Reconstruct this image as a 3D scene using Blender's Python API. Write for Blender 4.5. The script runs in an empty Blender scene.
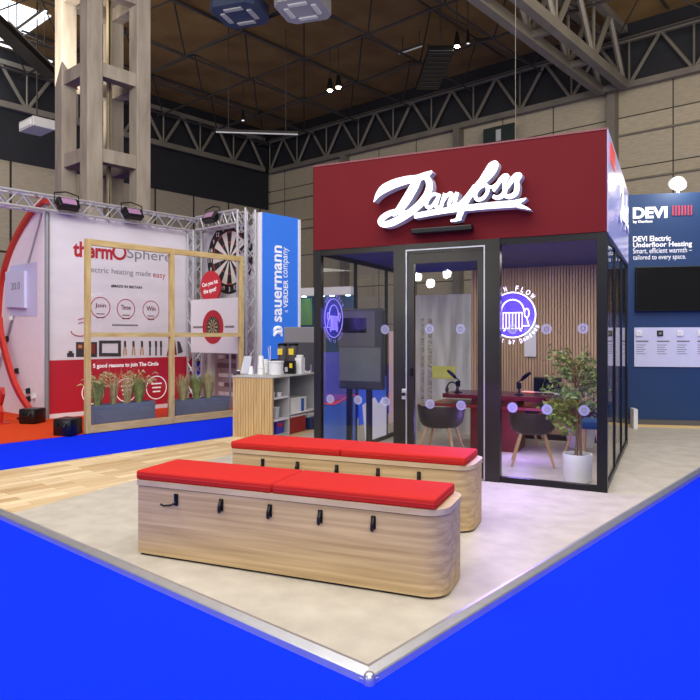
import bpy, bmesh, math, random
from mathutils import Vector, Matrix
random.seed(7)
PI = math.pi
SC = bpy.context.scene
COL = SC.collection

# ------------------------------------------------------------------ camera
F, CX, HV, H = 658.0, 350.0, 335.0, 1.45          # focal length in px, principal x, horizon row, eye height
cam = bpy.data.objects.new('camera', bpy.data.cameras.new('camera'))
COL.objects.link(cam)
cam.location = (0, 0, H); cam.rotation_euler = (PI/2, 0, 0)
cam.data.sensor_width = 36; cam.data.lens = 36*F/700
cam.data.shift_y = -(350-HV)/700
cam.data.clip_end = 300
SC.camera = cam
SC.view_settings.view_transform = 'Standard'
SC.view_settings.look = 'None'

def W(u, v, Y): return Vector(((u-CX)/F*Y, Y, H+(HV-v)/F*Y))
def G(u, v, z=0.0):
    Y = (H-z)*F/(v-HV)
    return Vector(((u-CX)/F*Y, Y, z))

class Fr:
    """a local frame turned about z by a (radians), origin o"""
    def __init__(s, o, a):
        s.o = Vector(o); s.a = a
        s.x = Vector((math.cos(a), math.sin(a), 0)); s.y = Vector((-math.sin(a), math.cos(a), 0))
    def l(s, p):
        d = Vector(p)-s.o
        return Vector((d.dot(s.x), d.dot(s.y), d.z))
    def w(s, p): return s.o + s.x*p[0] + s.y*p[1] + Vector((0, 0, p[2]))
    def onY(s, u, v, c=0.0):                       # pixel -> local point on plane y = c
        d = Vector(((u-CX)/F, 1, (HV-v)/F)); o = Vector((0, 0, H))
        t = (c-(o-s.o).dot(s.y))/d.dot(s.y)
        return s.l(o+d*t)
    def onX(s, u, v, c=0.0):
        d = Vector(((u-CX)/F, 1, (HV-v)/F)); o = Vector((0, 0, H))
        t = (c-(o-s.o).dot(s.x))/d.dot(s.x)
        return s.l(o+d*t)
    def onZ(s, u, v, z=0.0): return s.l(G(u, v, z))

# ------------------------------------------------------------------ materials
MATS = {}
def srgb(c):
    return tuple(((x/255)/12.92 if x/255 <= .04045 else ((x/255+.055)/1.055)**2.4) for x in c)
def mat(name, c, rough=.5, metal=0.0, var=0.0, scale=8.0, stretch=None, emit=None, es=0.0, spec=.5, bump=0.0, c2=None, coat=0.0):
    if name in MATS: return MATS[name]
    m = bpy.data.materials.new(name); m.use_nodes = True
    nt = m.node_tree; b = nt.nodes['Principled BSDF']
    col = srgb(c)
    b.inputs['Roughness'].default_value = rough; b.inputs['Metallic'].default_value = metal
    b.inputs['Specular IOR Level'].default_value = spec
    b.inputs['Coat Weight'].default_value = coat
    tc = nt.nodes.new('ShaderNodeTexCoord'); mp = nt.nodes.new('ShaderNodeMapping')
    nt.links.new(tc.outputs['Object'], mp.inputs['Vector'])
    if stretch: mp.inputs['Scale'].default_value = stretch
    nz = nt.nodes.new('ShaderNodeTexNoise'); nz.inputs['Scale'].default_value = scale; nz.inputs['Detail'].default_value = 5
    nt.links.new(mp.outputs['Vector'], nz.inputs['Vector'])
    rp = nt.nodes.new('ShaderNodeValToRGB')
    lo = srgb(c2) if c2 else tuple(x*(1-var) for x in col)
    hi = col if c2 else tuple(min(1, x*(1+var)) for x in col)
    rp.color_ramp.elements[0].color = (*lo, 1); rp.color_ramp.elements[1].color = (*hi, 1)
    rp.color_ramp.elements[0].position = .3; rp.color_ramp.elements[1].position = .7
    nt.links.new(nz.outputs['Fac'], rp.inputs['Fac'])
    nt.links.new(rp.outputs['Color'], b.inputs['Base Color'])
    if bump:
        bp = nt.nodes.new('ShaderNodeBump'); bp.inputs['Strength'].default_value = bump
        nt.links.new(nz.outputs['Fac'], bp.inputs['Height']); nt.links.new(bp.outputs['Normal'], b.inputs['Normal'])
    if emit:
        b.inputs['Emission Color'].default_value = (*srgb(emit), 1); b.inputs['Emission Strength'].default_value = es
    MATS[name] = m
    return m

def glass_mat(name, tint=(1, 1, 1), ior=1.5, extra=0.0):
    m = bpy.data.materials.new(name); m.use_nodes = True; nt = m.node_tree
    for n in list(nt.nodes): nt.nodes.remove(n)
    out = nt.nodes.new('ShaderNodeOutputMaterial'); mx = nt.nodes.new('ShaderNodeMixShader')
    tr = nt.nodes.new('ShaderNodeBsdfTransparent'); gl = nt.nodes.new('ShaderNodeBsdfGlossy'); fr = nt.nodes.new('ShaderNodeFresnel')
    tr.inputs['Color'].default_value = (*tint, 1); gl.inputs['Roughness'].default_value = .01
    ge = nt.nodes.new('ShaderNodeNewGeometry'); ma = nt.nodes.new('ShaderNodeMath'); ma.operation = 'MULTIPLY_ADD'   # same reflectance from both faces of the sheet
    ma.inputs[1].default_value = 1/ior-ior; ma.inputs[2].default_value = ior
    nt.links.new(ge.outputs['Backfacing'], ma.inputs[0]); nt.links.new(ma.outputs[0], fr.inputs['IOR'])
    if extra:
        ad = nt.nodes.new('ShaderNodeMath'); ad.operation = 'ADD'; ad.inputs[1].default_value = extra; ad.use_clamp = True
        nt.links.new(fr.outputs[0], ad.inputs[0]); nt.links.new(ad.outputs[0], mx.inputs[0])
    else: nt.links.new(fr.outputs[0], mx.inputs[0])
    nt.links.new(tr.outputs[0], mx.inputs[1]); nt.links.new(gl.outputs[0], mx.inputs[2]); nt.links.new(mx.outputs[0], out.inputs[0])
    MATS[name] = m
    return m

def film_mat(name, c, alpha, rough=.4, emit=0.0):
    m = bpy.data.materials.new(name); m.use_nodes = True; nt = m.node_tree
    b = nt.nodes['Principled BSDF']; b.inputs['Base Color'].default_value = (*srgb(c), 1)
    b.inputs['Roughness'].default_value = rough; b.inputs['Alpha'].default_value = alpha
    if emit: b.inputs['Emission Color'].default_value = (*srgb(c), 1); b.inputs['Emission Strength'].default_value = emit
    MATS[name] = m
    return m

def brick_mat(name, c1, c2, mortar, axes, bw, bh, msize, rough=.6, offset=0.5, rot=0.0, spec=.3, noise=0.15):
    m = bpy.data.materials.new(name); m.use_nodes = True; nt = m.node_tree; b = nt.nodes['Principled BSDF']
    b.inputs['Roughness'].default_value = rough; b.inputs['Specular IOR Level'].default_value = spec
    tc = nt.nodes.new('ShaderNodeTexCoord'); sp = nt.nodes.new('ShaderNodeSeparateXYZ'); cb = nt.nodes.new('ShaderNodeCombineXYZ')
    nt.links.new(tc.outputs['Object'], sp.inputs[0])
    nt.links.new(sp.outputs[axes[0]], cb.inputs[0]); nt.links.new(sp.outputs[axes[1]], cb.inputs[1])
    br = nt.nodes.new('ShaderNodeTexBrick'); nt.links.new(cb.outputs[0], br.inputs['Vector'])
    br.offset = offset; br.inputs['Scale'].default_value = 1
    br.inputs['Brick Width'].default_value = bw; br.inputs['Row Height'].default_value = bh; br.inputs['Mortar Size'].default_value = msize
    br.inputs['Color1'].default_value = (*srgb(c1), 1); br.inputs['Color2'].default_value = (*srgb(c2), 1); br.inputs['Mortar'].default_value = (*srgb(mortar), 1)
    nz = nt.nodes.new('ShaderNodeTexNoise'); nz.inputs['Scale'].default_value = 3; nz.inputs['Detail'].default_value = 6
    mpn = nt.nodes.new('ShaderNodeMapping'); mpn.inputs['Scale'].default_value = (1, 6, 1)
    nt.links.new(cb.outputs[0], mpn.inputs[0]); nt.links.new(mpn.outputs[0], nz.inputs['Vector'])
    mx = nt.nodes.new('ShaderNodeMix'); mx.data_type = 'RGBA'; mx.blend_type = 'OVERLAY'; mx.inputs[0].default_value = noise*3
    nt.links.new(br.outputs['Color'], mx.inputs[6]); nt.links.new(nz.outputs['Fac'], mx.inputs[7])
    nt.links.new(mx.outputs[2], b.inputs['Base Color'])
    MATS[name] = m
    return m

# ------------------------------------------------------------------ mesh builder
class MB:
    def __init__(s): s.bm = bmesh.new()
    def quadlist(s, vs, fs):
        v = [s.bm.verts.new(p) for p in vs]
        for f in fs:
            try: s.bm.faces.new([v[i] for i in f])
            except ValueError: pass
        return s
    def box(s, x0, x1, y0, y1, z0, z1, bev=0.0):
        if bev <= 0:
            vs = [(x, y, z) for x in (x0, x1) for y in (y0, y1) for z in (z0, z1)]
            return s.quadlist(vs, [(0, 1, 3, 2), (4, 6, 7, 5), (0, 4, 5, 1), (2, 3, 7, 6), (0, 2, 6, 4), (1, 5, 7, 3)])
        t = bmesh.new(); bmesh.ops.create_cube(t, size=1)
        for v in t.verts:
            v.co = Vector(((x0+x1)/2+v.co.x*(x1-x0), (y0+y1)/2+v.co.y*(y1-y0), (z0+z1)/2+v.co.z*(z1-z0)))
        bmesh.ops.bevel(t, geom=list(t.edges), offset=bev, segments=2, affect='EDGES', profile=.5)
        return s.merge(t)
    def merge(s, t, M=None):
        mp = {}
        for v in t.verts: mp[v] = s.bm.verts.new(M @ v.co if M else v.co)
        for f in t.faces:
            try: s.bm.faces.new([mp[v] for v in f.verts])
            except ValueError: pass
        t.free(); return s
    def obox(s, c, ax, ay, az):                    # centre and three half vectors
        c = Vector(c); ax = Vector(ax); ay = Vector(ay); az = Vector(az)
        vs = [c+i*ax+j*ay+k*az for i in (-1, 1) for j in (-1, 1) for k in (-1, 1)]
        return s.quadlist(vs, [(0, 1, 3, 2), (4, 6, 7, 5), (0, 4, 5, 1), (2, 3, 7, 6), (0, 2, 6, 4), (1, 5, 7, 3)])
    def beam(s, p, q, w, h=None):                  # rectangular bar between two points
        p = Vector(p); q = Vector(q); d = (q-p); 
        up = Vector((0, 0, 1)) if abs(d.normalized().z) < .95 else Vector((1, 0, 0))
        a = d.cross(up).normalized(); b = a.cross(d).normalized(); h = h or w
        return s.obox((p+q)/2, d/2, a*w/2, b*h/2)
    def tube(s, pts, r, n=8, cap=True, closed=False):
        pts = [Vector(p) for p in pts]; rings = []; N = len(pts)
        rr = r if isinstance(r, (list, tuple)) else [r]*N
        ref = None
        for i, p in enumerate(pts):
            if closed: d = pts[(i+1) % N]-pts[i-1]
            else: d = pts[min(i+1, N-1)]-pts[max(i-1, 0)]
            d.normalize()
            if ref is None: ref = Vector((0, 0, 1)) if abs(d.z) < .9 else Vector((1, 0, 0))
            a = (ref-d*ref.dot(d))
            if a.length < 1e-5: a = Vector((1, 0, 0)).cross(d)
            a.normalize(); ref = a; b = d.cross(a)
            rings.append([s.bm.verts.new(p+(a*math.cos(2*PI*k/n)+b*math.sin(2*PI*k/n))*rr[i]) for k in range(n)])
        for i in range(N if closed else N-1):
            A, B = rings[i], rings[(i+1) % N]
            for k in range(n): s.bm.faces.new((A[k], A[(k+1) % n], B[(k+1) % n], B[k]))
        if cap and not closed:
            s.bm.faces.new(rings[0][::-1]); s.bm.faces.new(rings[-1])
        return s
    def prism(s, poly, ext):                       # closed polygon of 3D points pushed along ext
        ext = Vector(ext); a = [s.bm.verts.new(p) for p in poly]; b = [s.bm.verts.new(Vector(p)+ext) for p in poly]; n = len(a)
        s.bm.faces.new(a[::-1]); s.bm.faces.new(b)
        for i in range(n): s.bm.faces.new((a[i], a[(i+1) % n], b[(i+1) % n], b[i]))
        return s
    def face(s, poly): s.bm.faces.new([s.bm.verts.new(p) for p in poly]); return s
    def lathe(s, prof, c=(0, 0, 0), n=24, cap=True):
        c = Vector(c); rings = []
        for r, z in prof: rings.append([s.bm.verts.new(c+Vector((r*math.cos(2*PI*k/n), r*math.sin(2*PI*k/n), z))) for k in range(n)])
        for A, B in zip(rings, rings[1:]):
            for k in range(n): s.bm.faces.new((A[k], A[(k+1) % n], B[(k+1) % n], B[k]))
        if cap:
            if prof[0][0] > 1e-4: s.bm.faces.new(rings[0][::-1])
            if prof[-1][0] > 1e-4: s.bm.faces.new(rings[-1])
        return s
    def disc(s, c, X, Yv, r, ry=None, n=32, r0=0.0, a0=0.0, a1=2*PI):   # flat disc, ring or sector spanned by unit vectors
        c = Vector(c); X = Vector(X); Yv = Vector(Yv); ry = ry or r; k = ry/r
        full = abs(a1-a0-2*PI) < 1e-6
        m = n if full else n+1
        A = [a0+(a1-a0)*i/n for i in range(m)]
        o = [s.bm.verts.new(c+X*r*math.cos(t)+Yv*ry*math.sin(t)) for t in A]
        if r0 > 0:
            i_ = [s.bm.verts.new(c+X*r0*math.cos(t)+Yv*r0*k*math.sin(t)) for t in A]
            for j in range(n): s.bm.faces.new((o[j], o[(j+1) % m], i_[(j+1) % m], i_[j]))
        elif full: s.bm.faces.new(o)
        else: s.bm.faces.new([s.bm.verts.new(c)]+o)
        return s
    def xform(s, M):
        for v in s.bm.verts: v.co = M @ v.co
        return s
    def build(s, name, m, parent=None, smooth=False):
        bmesh.ops.recalc_face_normals(s.bm, faces=list(s.bm.faces))
        me = bpy.data.meshes.new(name); s.bm.to_mesh(me); s.bm.free()
        if smooth:
            for p in me.polygons: p.use_smooth = True
            try: me.set_sharp_from_angle(angle=math.radians(40))
            except Exception: pass
        me.materials.append(m)
        o = bpy.data.objects.new(name, me); COL.objects.link(o)
        if parent: o.parent = parent
        return o

def tag(o, label=None, cat=None, group=None, kind=None):
    if label: o['label'] = label
    if cat: o['category'] = cat
    if group: o['group'] = group
    if kind: o['kind'] = kind
    return o
def thing(name, label, cat, loc=(0, 0, 0), rz=0.0, group=None, kind=None):
    o = bpy.data.objects.new(name, None); COL.objects.link(o)
    o.location = loc; o.rotation_euler = (0, 0, rz); o.empty_display_size = .1
    return tag(o, label, cat, group, kind)
def copy_tree(o, loc=None, rz=None, label=None, parent=None):
    c = o.copy(); COL.objects.link(c)
    if parent: c.parent = parent
    for ch in list(o.children): copy_tree(ch, parent=c)
    if loc is not None: c.location = loc
    if rz is not None: c.rotation_euler = (0, 0, rz)
    if label: c['label'] = label
    return c

def text_bm(body, bold=0.0, ext=0.0, shear=0.0):
    cu = bpy.data.curves.new('lettering', 'FONT'); cu.body = body; cu.offset = bold; cu.extrude = ext; cu.shear = shear; cu.resolution_u = 4
    ob = bpy.data.objects.new('lettering', cu); COL.objects.link(ob)
    dg = bpy.context.evaluated_depsgraph_get(); dg.update()
    me = bpy.data.meshes.new_from_object(ob.evaluated_get(dg))
    bm = bmesh.new(); bm.from_mesh(me)
    bpy.data.objects.remove(ob); bpy.data.curves.remove(cu); bpy.data.meshes.remove(me)
    return bm
def text_into(mb, body, P, R, U, w, h=None, bold=0.0, ext=0.0, center=False, shear=0.0):
    """lettering fitted to width w (and height h) with its lower left corner (or middle) at P"""
    bm = text_bm(body, bold, ext, shear)
    if not bm.verts: bm.free(); return
    x0 = min(v.co.x for v in bm.verts); x1 = max(v.co.x for v in bm.verts)
    y0 = min(v.co.y for v in bm.verts); y1 = max(v.co.y for v in bm.verts)
    sx = w/(x1-x0); sy = h/(y1-y0) if h else sx
    P = Vector(P); R = Vector(R); U = Vector(U); N = R.cross(U)
    ox, oy = ((x0+x1)/2, (y0+y1)/2) if center else (x0, y0)
    for v in bm.verts: v.co = P + R*(v.co.x-ox)*sx + U*(v.co.y-oy)*sy + N*v.co.z*sx
    mb.merge(bm)

def smooth_pts(pts, k=6):
    """Catmull-Rom through points of any dimension"""
    out = []; n = len(pts)
    for i in range(n-1):
        p0, p1, p2, p3 = pts[max(i-1, 0)], pts[i], pts[i+1], pts[min(i+2, n-1)]
        for j in range(k):
            t = j/k
            out.append(tuple(.5*(2*b+(c-a)*t+(2*a-5*b+4*c-d)*t*t+(-a+3*b-3*c+d)*t**3) for a, b, c, d in zip(p0, p1, p2, p3)))
    out.append(tuple(pts[-1])); return out

# ------------------------------------------------------------------ colours
M_blue = mat('blue_carpet', (12, 46, 236), .95, var=.06, scale=60, spec=.05)
M_red_carpet = mat('red_carpet', (206, 70, 36), .95, var=.08, scale=40, spec=.05)
M_vinyl = mat('grey_vinyl', (194, 186, 172), .5, c2=(174, 166, 153), scale=5.5, spec=.3)
M_alu = mat('aluminium', (206, 208, 214), .36, .85, var=.05)
M_black = mat('black_metal', (18, 18, 20), .35, .3, var=.1)
M_bronze = mat('dark_bronze_metal', (60, 58, 55), .3, .75, var=.12, scale=3)
M_maroon = mat('maroon_board', (106, 24, 28), .7, var=.04, scale=2, spec=.15)
M_oak = mat('pale_oak', (208, 180, 136), .5, c2=(170, 142, 102), scale=2.6, stretch=(.4, 5, 15), spec=.25)
M_oak_edge = mat('oak_edge', (206, 184, 150), .5, c2=(186, 160, 126), scale=3, stretch=(1, 5, 5), spec=.3)
M_cushion = mat('red_fabric', (192, 38, 32), .8, var=.05, scale=80, bump=.05, spec=.2)
M_white = mat('white_plastic', (232, 232, 232), .4, var=.02)
M_whitem = mat('white_board', (225, 222, 226), .5, var=.03, scale=2)
M_lilac = mat('pale_lilac_board', (206, 206, 232), .5, var=.02)
M_pine = mat('pine_timber', (208, 184, 128), .6, c2=(182, 152, 96), scale=3, stretch=(6, 6, 1.2), spec=.2)
M_slat = mat('oak_slats', (206, 174, 142), .6, c2=(182, 150, 118), scale=2, stretch=(8, 8, .7), spec=.2)
M_slatgap = mat('dark_slat_felt', (164, 137, 112), .9, var=.1)
M_bamboo = mat('ribbed_pale_wood', (206, 176, 128), .55, c2=(186, 154, 106), scale=3, stretch=(9, 9, 1), spec=.2)
M_greylam = mat('grey_laminate', (176, 176, 178), .5, var=.03)
M_concrete = mat('weathered_concrete', (158, 148, 134), .85, c2=(132, 122, 110), scale=1.6, stretch=(3, 3, .6), spec=.15)
M_steel = mat('dark_steel', (112, 106, 96), .6, .2, var=.15, scale=1)
M_steel2 = mat('roof_tube_steel', (50, 46, 42), .7, .1, var=.15, scale=1)
M_roof = mat('brown_roof_deck', (150, 122, 76), .9, c2=(124, 98, 60), scale=.6, spec=.05)
M_navy = mat('navy_wall', (18, 54, 100), .55, var=.05, scale=2)
M_screen = mat('black_screen', (8, 8, 10), .08, var=.1)
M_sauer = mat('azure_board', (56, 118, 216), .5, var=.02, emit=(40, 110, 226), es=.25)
M_redprint = mat('red_print', (178, 22, 44), .6, var=.05, scale=2)
M_redtext = mat('crimson_print', (172, 30, 44), .6, var=.02)
M_greytext = mat('grey_print', (120, 118, 122), .6, var=.02)
M_darktext = mat('charcoal_print', (52, 50, 54), .6, var=.02)
M_whitetext = mat('white_print', (244, 244, 246), .5, var=.01, emit=(255, 255, 255), es=.15)
M_dred = mat('dark_red_laminate', (92, 14, 26), .35, var=.1)
M_shell = mat('charcoal_shell', (50, 44, 46), .5, var=.1)
M_beech = mat('beech_leg', (196, 160, 118), .5, c2=(176, 138, 98), scale=3, stretch=(8, 8, 1))
M_leaf = mat('leaf_green', (150, 166, 84), .45, c2=(84, 108, 44), scale=14)
M_leaf2 = mat('grass_green', (176, 184, 108), .6, c2=(116, 138, 66), scale=12)
M_reed = mat('straw_reed', (214, 202, 146), .7, c2=(166, 158, 100), scale=10)
M_bark = mat('bark', (120, 92, 62), .8, var=.2, scale=20)
M_planter = mat('slate_planter', (104, 116, 138), .6, var=.04)
M_bag = mat('black_vinyl_bag', (14, 14, 16), .3, var=.2, scale=30, bump=.6)
M_led = mat('sign_white', (250, 250, 252), .4, emit=(250, 250, 255), es=1.2)
M_letside = mat('sign_return', (172, 174, 192), .45, var=.02, emit=(190, 190, 215), es=.10)
M_neon = mat('neon_tube', (240, 235, 255), .4, emit=(226, 214, 255), es=2.4)
M_neon2 = mat('neon_tube_dim', (170, 160, 240), .4, emit=(150, 130, 255), es=.45)
M_lamp = mat('lamp_glow', (255, 246, 225), .4, emit=(255, 240, 205), es=40)
M_lampsoft = mat('lamp_soft', (235, 235, 240), .4, emit=(235, 238, 245), es=1.2)
M_flood = mat('flood_lens', (150, 112, 146), .3, emit=(200, 160, 200), es=.05)
M_lampdim = mat('lamp_dim', (190, 190, 192), .4, emit=(200, 200, 200), es=.15)
M_glass = glass_mat('booth_glass', (.97, .975, .98), 1.32)
M_acry = glass_mat('acrylic_sheet', (.97, .975, .98), 1.3)
M_neonback = film_mat('neon_backing', (70, 46, 225), .58, emit=1.3)
M_neonback2 = film_mat('neon_backing_dim', (60, 44, 200), .45, emit=.35)
M_dot = film_mat('frosted_dot', (176, 178, 222), .55, emit=.06)
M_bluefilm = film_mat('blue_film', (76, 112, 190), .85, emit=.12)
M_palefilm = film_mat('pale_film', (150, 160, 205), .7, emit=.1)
M_clear = film_mat('frosted_plastic', (225, 228, 236), .5)

# hall walls and planks
M_panel_b = brick_mat('hall_panels_back', (166, 156, 134), (156, 146, 124), (60, 56, 48), (0, 2), 2.35, 2.0, .025, .7, 0.0, noise=.1)
M_panel_l = brick_mat('hall_panels_left', (158, 148, 130), (148, 138, 120), (44, 40, 36), (1, 2), 2.35, 5.0, .05, .7, 0.0, noise=.1)
M_plank = brick_mat('wood_planks', (228, 206, 166), (188, 156, 110), (170, 140, 100), (1, 0), .62, .125, .003, .45, .37, noise=.12)

# ------------------------------------------------------------------ frames
HA = -math.radians(41.0)                           # the hall grid
HF = Fr((0, 0, 0), HA)
BA = -math.radians(26.2)                           # the booth is turned on the stand
Bc = G(606.8, 492.6); 
bx = Vector((math.cos(BA), math.sin(BA), 0)); by = Vector((-math.sin(BA), math.cos(BA), 0))
BW, BD, BH, GH = 3.075, 3.01, 3.345, 2.40           # booth width, depth, height, glazing height
BF = Fr(Bc-bx*BW, BA)

# ================================================================== SETTING
ZC = -.05                                          # hall carpet level; the stand's deck is z = 0
PC = HF.onZ(370, 687, ZC)
xw = HF.onZ(0, 471).x
xr = HF.onZ(88, 434, ZC).x
deck_y1 = 14.5
def hbuild(mb, name, m, kind='structure', parent=None):
    o = mb.build(name, m, parent)
    if parent is None: o.rotation_euler = (0, 0, HA)
    if kind: o['kind'] = kind
    return o
hbuild(MB().box(-29.5, 34, -22, 26.6, ZC-.3, ZC), 'floor', M_blue)
hbuild(MB().box(-14.5, xr-.02, -4, 13.2, ZC, ZC+.012), 'floor.001', M_red_carpet)
# deck polygons: wood planks to the left of a line that runs with the booth's side, vinyl to the right
q0 = HF.onZ(15, 512.5); dB = HF.l(HF.o+by); 
def on_line_y(y): t = (y-q0.y)/dB.y; return q0.x+dB.x*t
TW = .062
yA, yB = PC.y+TW, deck_y1
yX = q0.y+(xw-q0.x)/dB.x*dB.y                       # where the joint between planks and vinyl runs out at the deck's left edge
hbuild(MB().prism([(xw, yA, -.04), (on_line_y(yA), yA, -.04), (xw, yX, -.04)], (0, 0, .04)), 'floor.002', M_plank)
hbuild(MB().prism([(on_line_y(yA), yA, -.04), (PC.x-TW, yA, -.04), (PC.x-TW, yB, -.04), (xw, yB, -.04), (xw, yX, -.04)], (0, 0, .04)), 'floor.003', M_vinyl)
# sloping aluminium edge profiles round the deck, mitred at the near corner
PROF = [(0, ZC), (.006, ZC+.030), (.012, ZC+.036), (.045, .004), (TW, .004), (TW, ZC)]
def trim(name, ends):
    m = MB()
    for (d0_, z0_), (d1_, z1_) in zip(PROF, PROF[1:]): m.face([ends(d0_, z0_)[0], ends(d0_, z0_)[1], ends(d1_, z1_)[1], ends(d1_, z1_)[0]])
    return hbuild(m, name, M_alu)
trim('trim_1', lambda d, z: ((xw, PC.y+d, z), (PC.x-d, PC.y+d, z)))
trim('trim_2', lambda d, z: ((PC.x-d, PC.y+d, z), (PC.x-d, deck_y1, z)))
hbuild(MB().box(xw-.02, xw, PC.y, deck_y1, ZC, .003), 'trim_3', M_alu)
cc = thing('corner_cap', 'small round metal cap on the near corner of the stand deck', 'cap', HF.w((PC.x-.02, PC.y+.02, ZC)), HA)
MB().lathe([(.001, .052), (.016, .048), (.025, .036), (.028, .02), (.028, 0)][::-1], n=16).build('dome', M_alu, cc, True)
MB().box(-.045, .02, -.02, .045, 0, .02, .004).build('base_plate', M_alu, cc)

# hall shell
XL, YB_, ZCH = -29.5, 26.6, 11.1
ZR = 13.6
wb = hbuild(MB().box(XL, 34, YB_, YB_+.3, ZC, ZR), 'wall_back', M_panel_b)
wl = hbuild(MB().box(XL-.3, XL, -22, YB_, ZC, ZR), 'wall_left', M_panel_l)
hbuild(MB().box(XL, 34, -22, YB_, ZR, ZR+.2), 'ceiling', M_roof)
# dark clerestory band over the panels
M_dark = mat('dark_clerestory', (20, 21, 28), .7, var=.2, scale=2)
hbuild(MB().box(XL, 34, YB_-.12, YB_-.02, ZCH+.1, ZR), 'trim_4', M_dark)
hbuild(MB().box(XL+.02, XL+.12, -22, YB_-.2, ZCH-2.2, ZR), 'trim_5', M_dark)
# steel posts of the hall walls
k = 0
for x in [HF.onY(612, 120, YB_-.3).x + 7.05*i for i in range(-4, 4)]:
    if x > XL+1:
        hbuild(MB().box(x-.16, x+.16, YB_-.45, YB_-.02, ZC, ZCH), 'column_post' if k == 0 else 'column_post.%03d' % k, M_steel); k += 1
for z in (HF.onY(664, 128, YB_).z, HF.onY(664, 175, YB_).z):
    hbuild(MB().box(XL, 34, YB_-.1, YB_-.02, z-.035, z+.035), 'trim_6', M_steel)

# space-frame roof of crossing tubes
mb = MB(); S = 3.3; zb, zt = ZR-1.15, ZR-.12
nx, ny = 19, 15
for i in range(nx):
    x = XL+1+i*S
    mb.tube([(x, -22, zb), (x, YB_-.6, zb)], .045, 4, False)
    if i % 2 == 0: mb.tube([(x+S/2, -22, zt), (x+S/2, YB_-.6, zt)], .05, 4, False)
for j in range(ny):
    y = -21+j*S
    mb.tube([(XL+.5, y, zb), (33, y, zb)], .045, 4, False)
for i in range(nx-1):
    for j in range(ny-1):
        x, y = XL+1+i*S, -21+j*S; c = (x+S/2, y+S/2, zt)
        for a, b in ((0, 0), (S, 0), (0, S), (S, S)):
            if y+b < YB_-.5: mb.tube([(x+a, y+b, zb), c], .032, 4, False)
hbuild(mb, 'ceiling_frame', M_steel2)

def warren(p, q, h, bays, r, name, label, cat='truss', group='roof trusses', depth=0.0, n=0):
    """planar or twin-plane truss between lower-chord points p and q (hall coordinates)"""
    p = Vector(p); q = Vector(q); up = Vector((0, 0, h)); d = q-p
    side = d.cross(Vector((0, 0, 1))).normalized()*depth
    root = thing(name, label, cat, (0, 0, 0), HA, group)
    for s in ((0,) if depth == 0 else (-.5, .5)):
        o = side*s
        MB().beam(p+o, q+o, r*2.2, r*2.6).build('bottom_chord', M_steel, root)
        MB().beam(p+up+o, q+up+o, r*2.0, r*2.0).build('top_chord', M_steel, root)
        m = MB()
        for i in range(bays):
            a = p+d*(i/bays)+o; b = p+d*((i+1)/bays)+o; mid = (a+b)/2+up
            m.tube([a, mid], r*.8, 6, False); m.tube([mid, b], r*.8, 6, False)
            m.tube([a+up*0+o*0, a+up], r*.45, 5, False)
        m.build('web', M_steel, root)
    if depth:
        for i in range(bays+1):
            a = p+d*(i/bays)
            MB().beam(a-side*.5, a+side*.5, r*1.6).build('cross_tie', M_steel, root); MB().beam(a-side*.5+up, a+side*.5+up, r*1.2).build('cross_tie', M_steel, root)
    return root
warren((XL+.4, YB_-.35, ZCH), (30.3, YB_-.35, ZCH), 1.75, 26, .09, 'wall_truss', 'long dark steel truss along the panelled wall behind the booth', group=None)
warren((XL+.5, -8, ZCH), (XL+.5, YB_-.9, ZCH), 1.75, 15, .10, 'wall_truss', 'dark steel truss along the hall side wall, behind the concrete column', group=None)
xt = HF.onY(612, 92, YB_-.9).x
warren((xt, -2, ZCH-.15), (xt, YB_-.9, ZCH-.15), 2.1, 9, .13, 'roof_truss', 'heavy twin steel truss running overhead to the wall above the booth', group=None, depth=.9)

# lattice concrete column
cy_ = 16.2
ctr = Vector(((103-CX)/F*cy_, cy_, ZC)); s2 = .63
col_ = thing('lattice_column', 'tall concrete lattice column of four posts with cross beams, left', 'column', ctr, HA)
for a in (-1, 1):
    for b in (-1, 1):
        MB().box(a*s2-.19, a*s2+.19, b*s2-.19, b*s2+.19, 0, ZR-ZC, .025).build('post', M_concrete, col_)
zf = H+(HV-68)/F*(cy_-.9)
for i in range(-3, 3):
    z = zf-ZC+i*2.0
    for a in (-1, 1):
        MB().box(a*s2-.14, a*s2+.14, -s2+.19, s2-.19, z-.16, z+.16).build('cross_beam', M_concrete, col_)
        MB().box(-s2+.19, s2-.19, a*s2-.14, a*s2+.14, z-.16, z+.16).build('cross_beam', M_concrete, col_)
MB().tube([(.1, .1, 0), (.1, .1, ZR-ZC-.1)], .06, 8).build('drain_pipe', mat('cream_pipe', (190, 172, 130), .6), col_)
MB().tube([(.32, 0, 0), (.32, 0, ZR-ZC-.1)], .018, 6).build('cable', M_black, col_)

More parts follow.
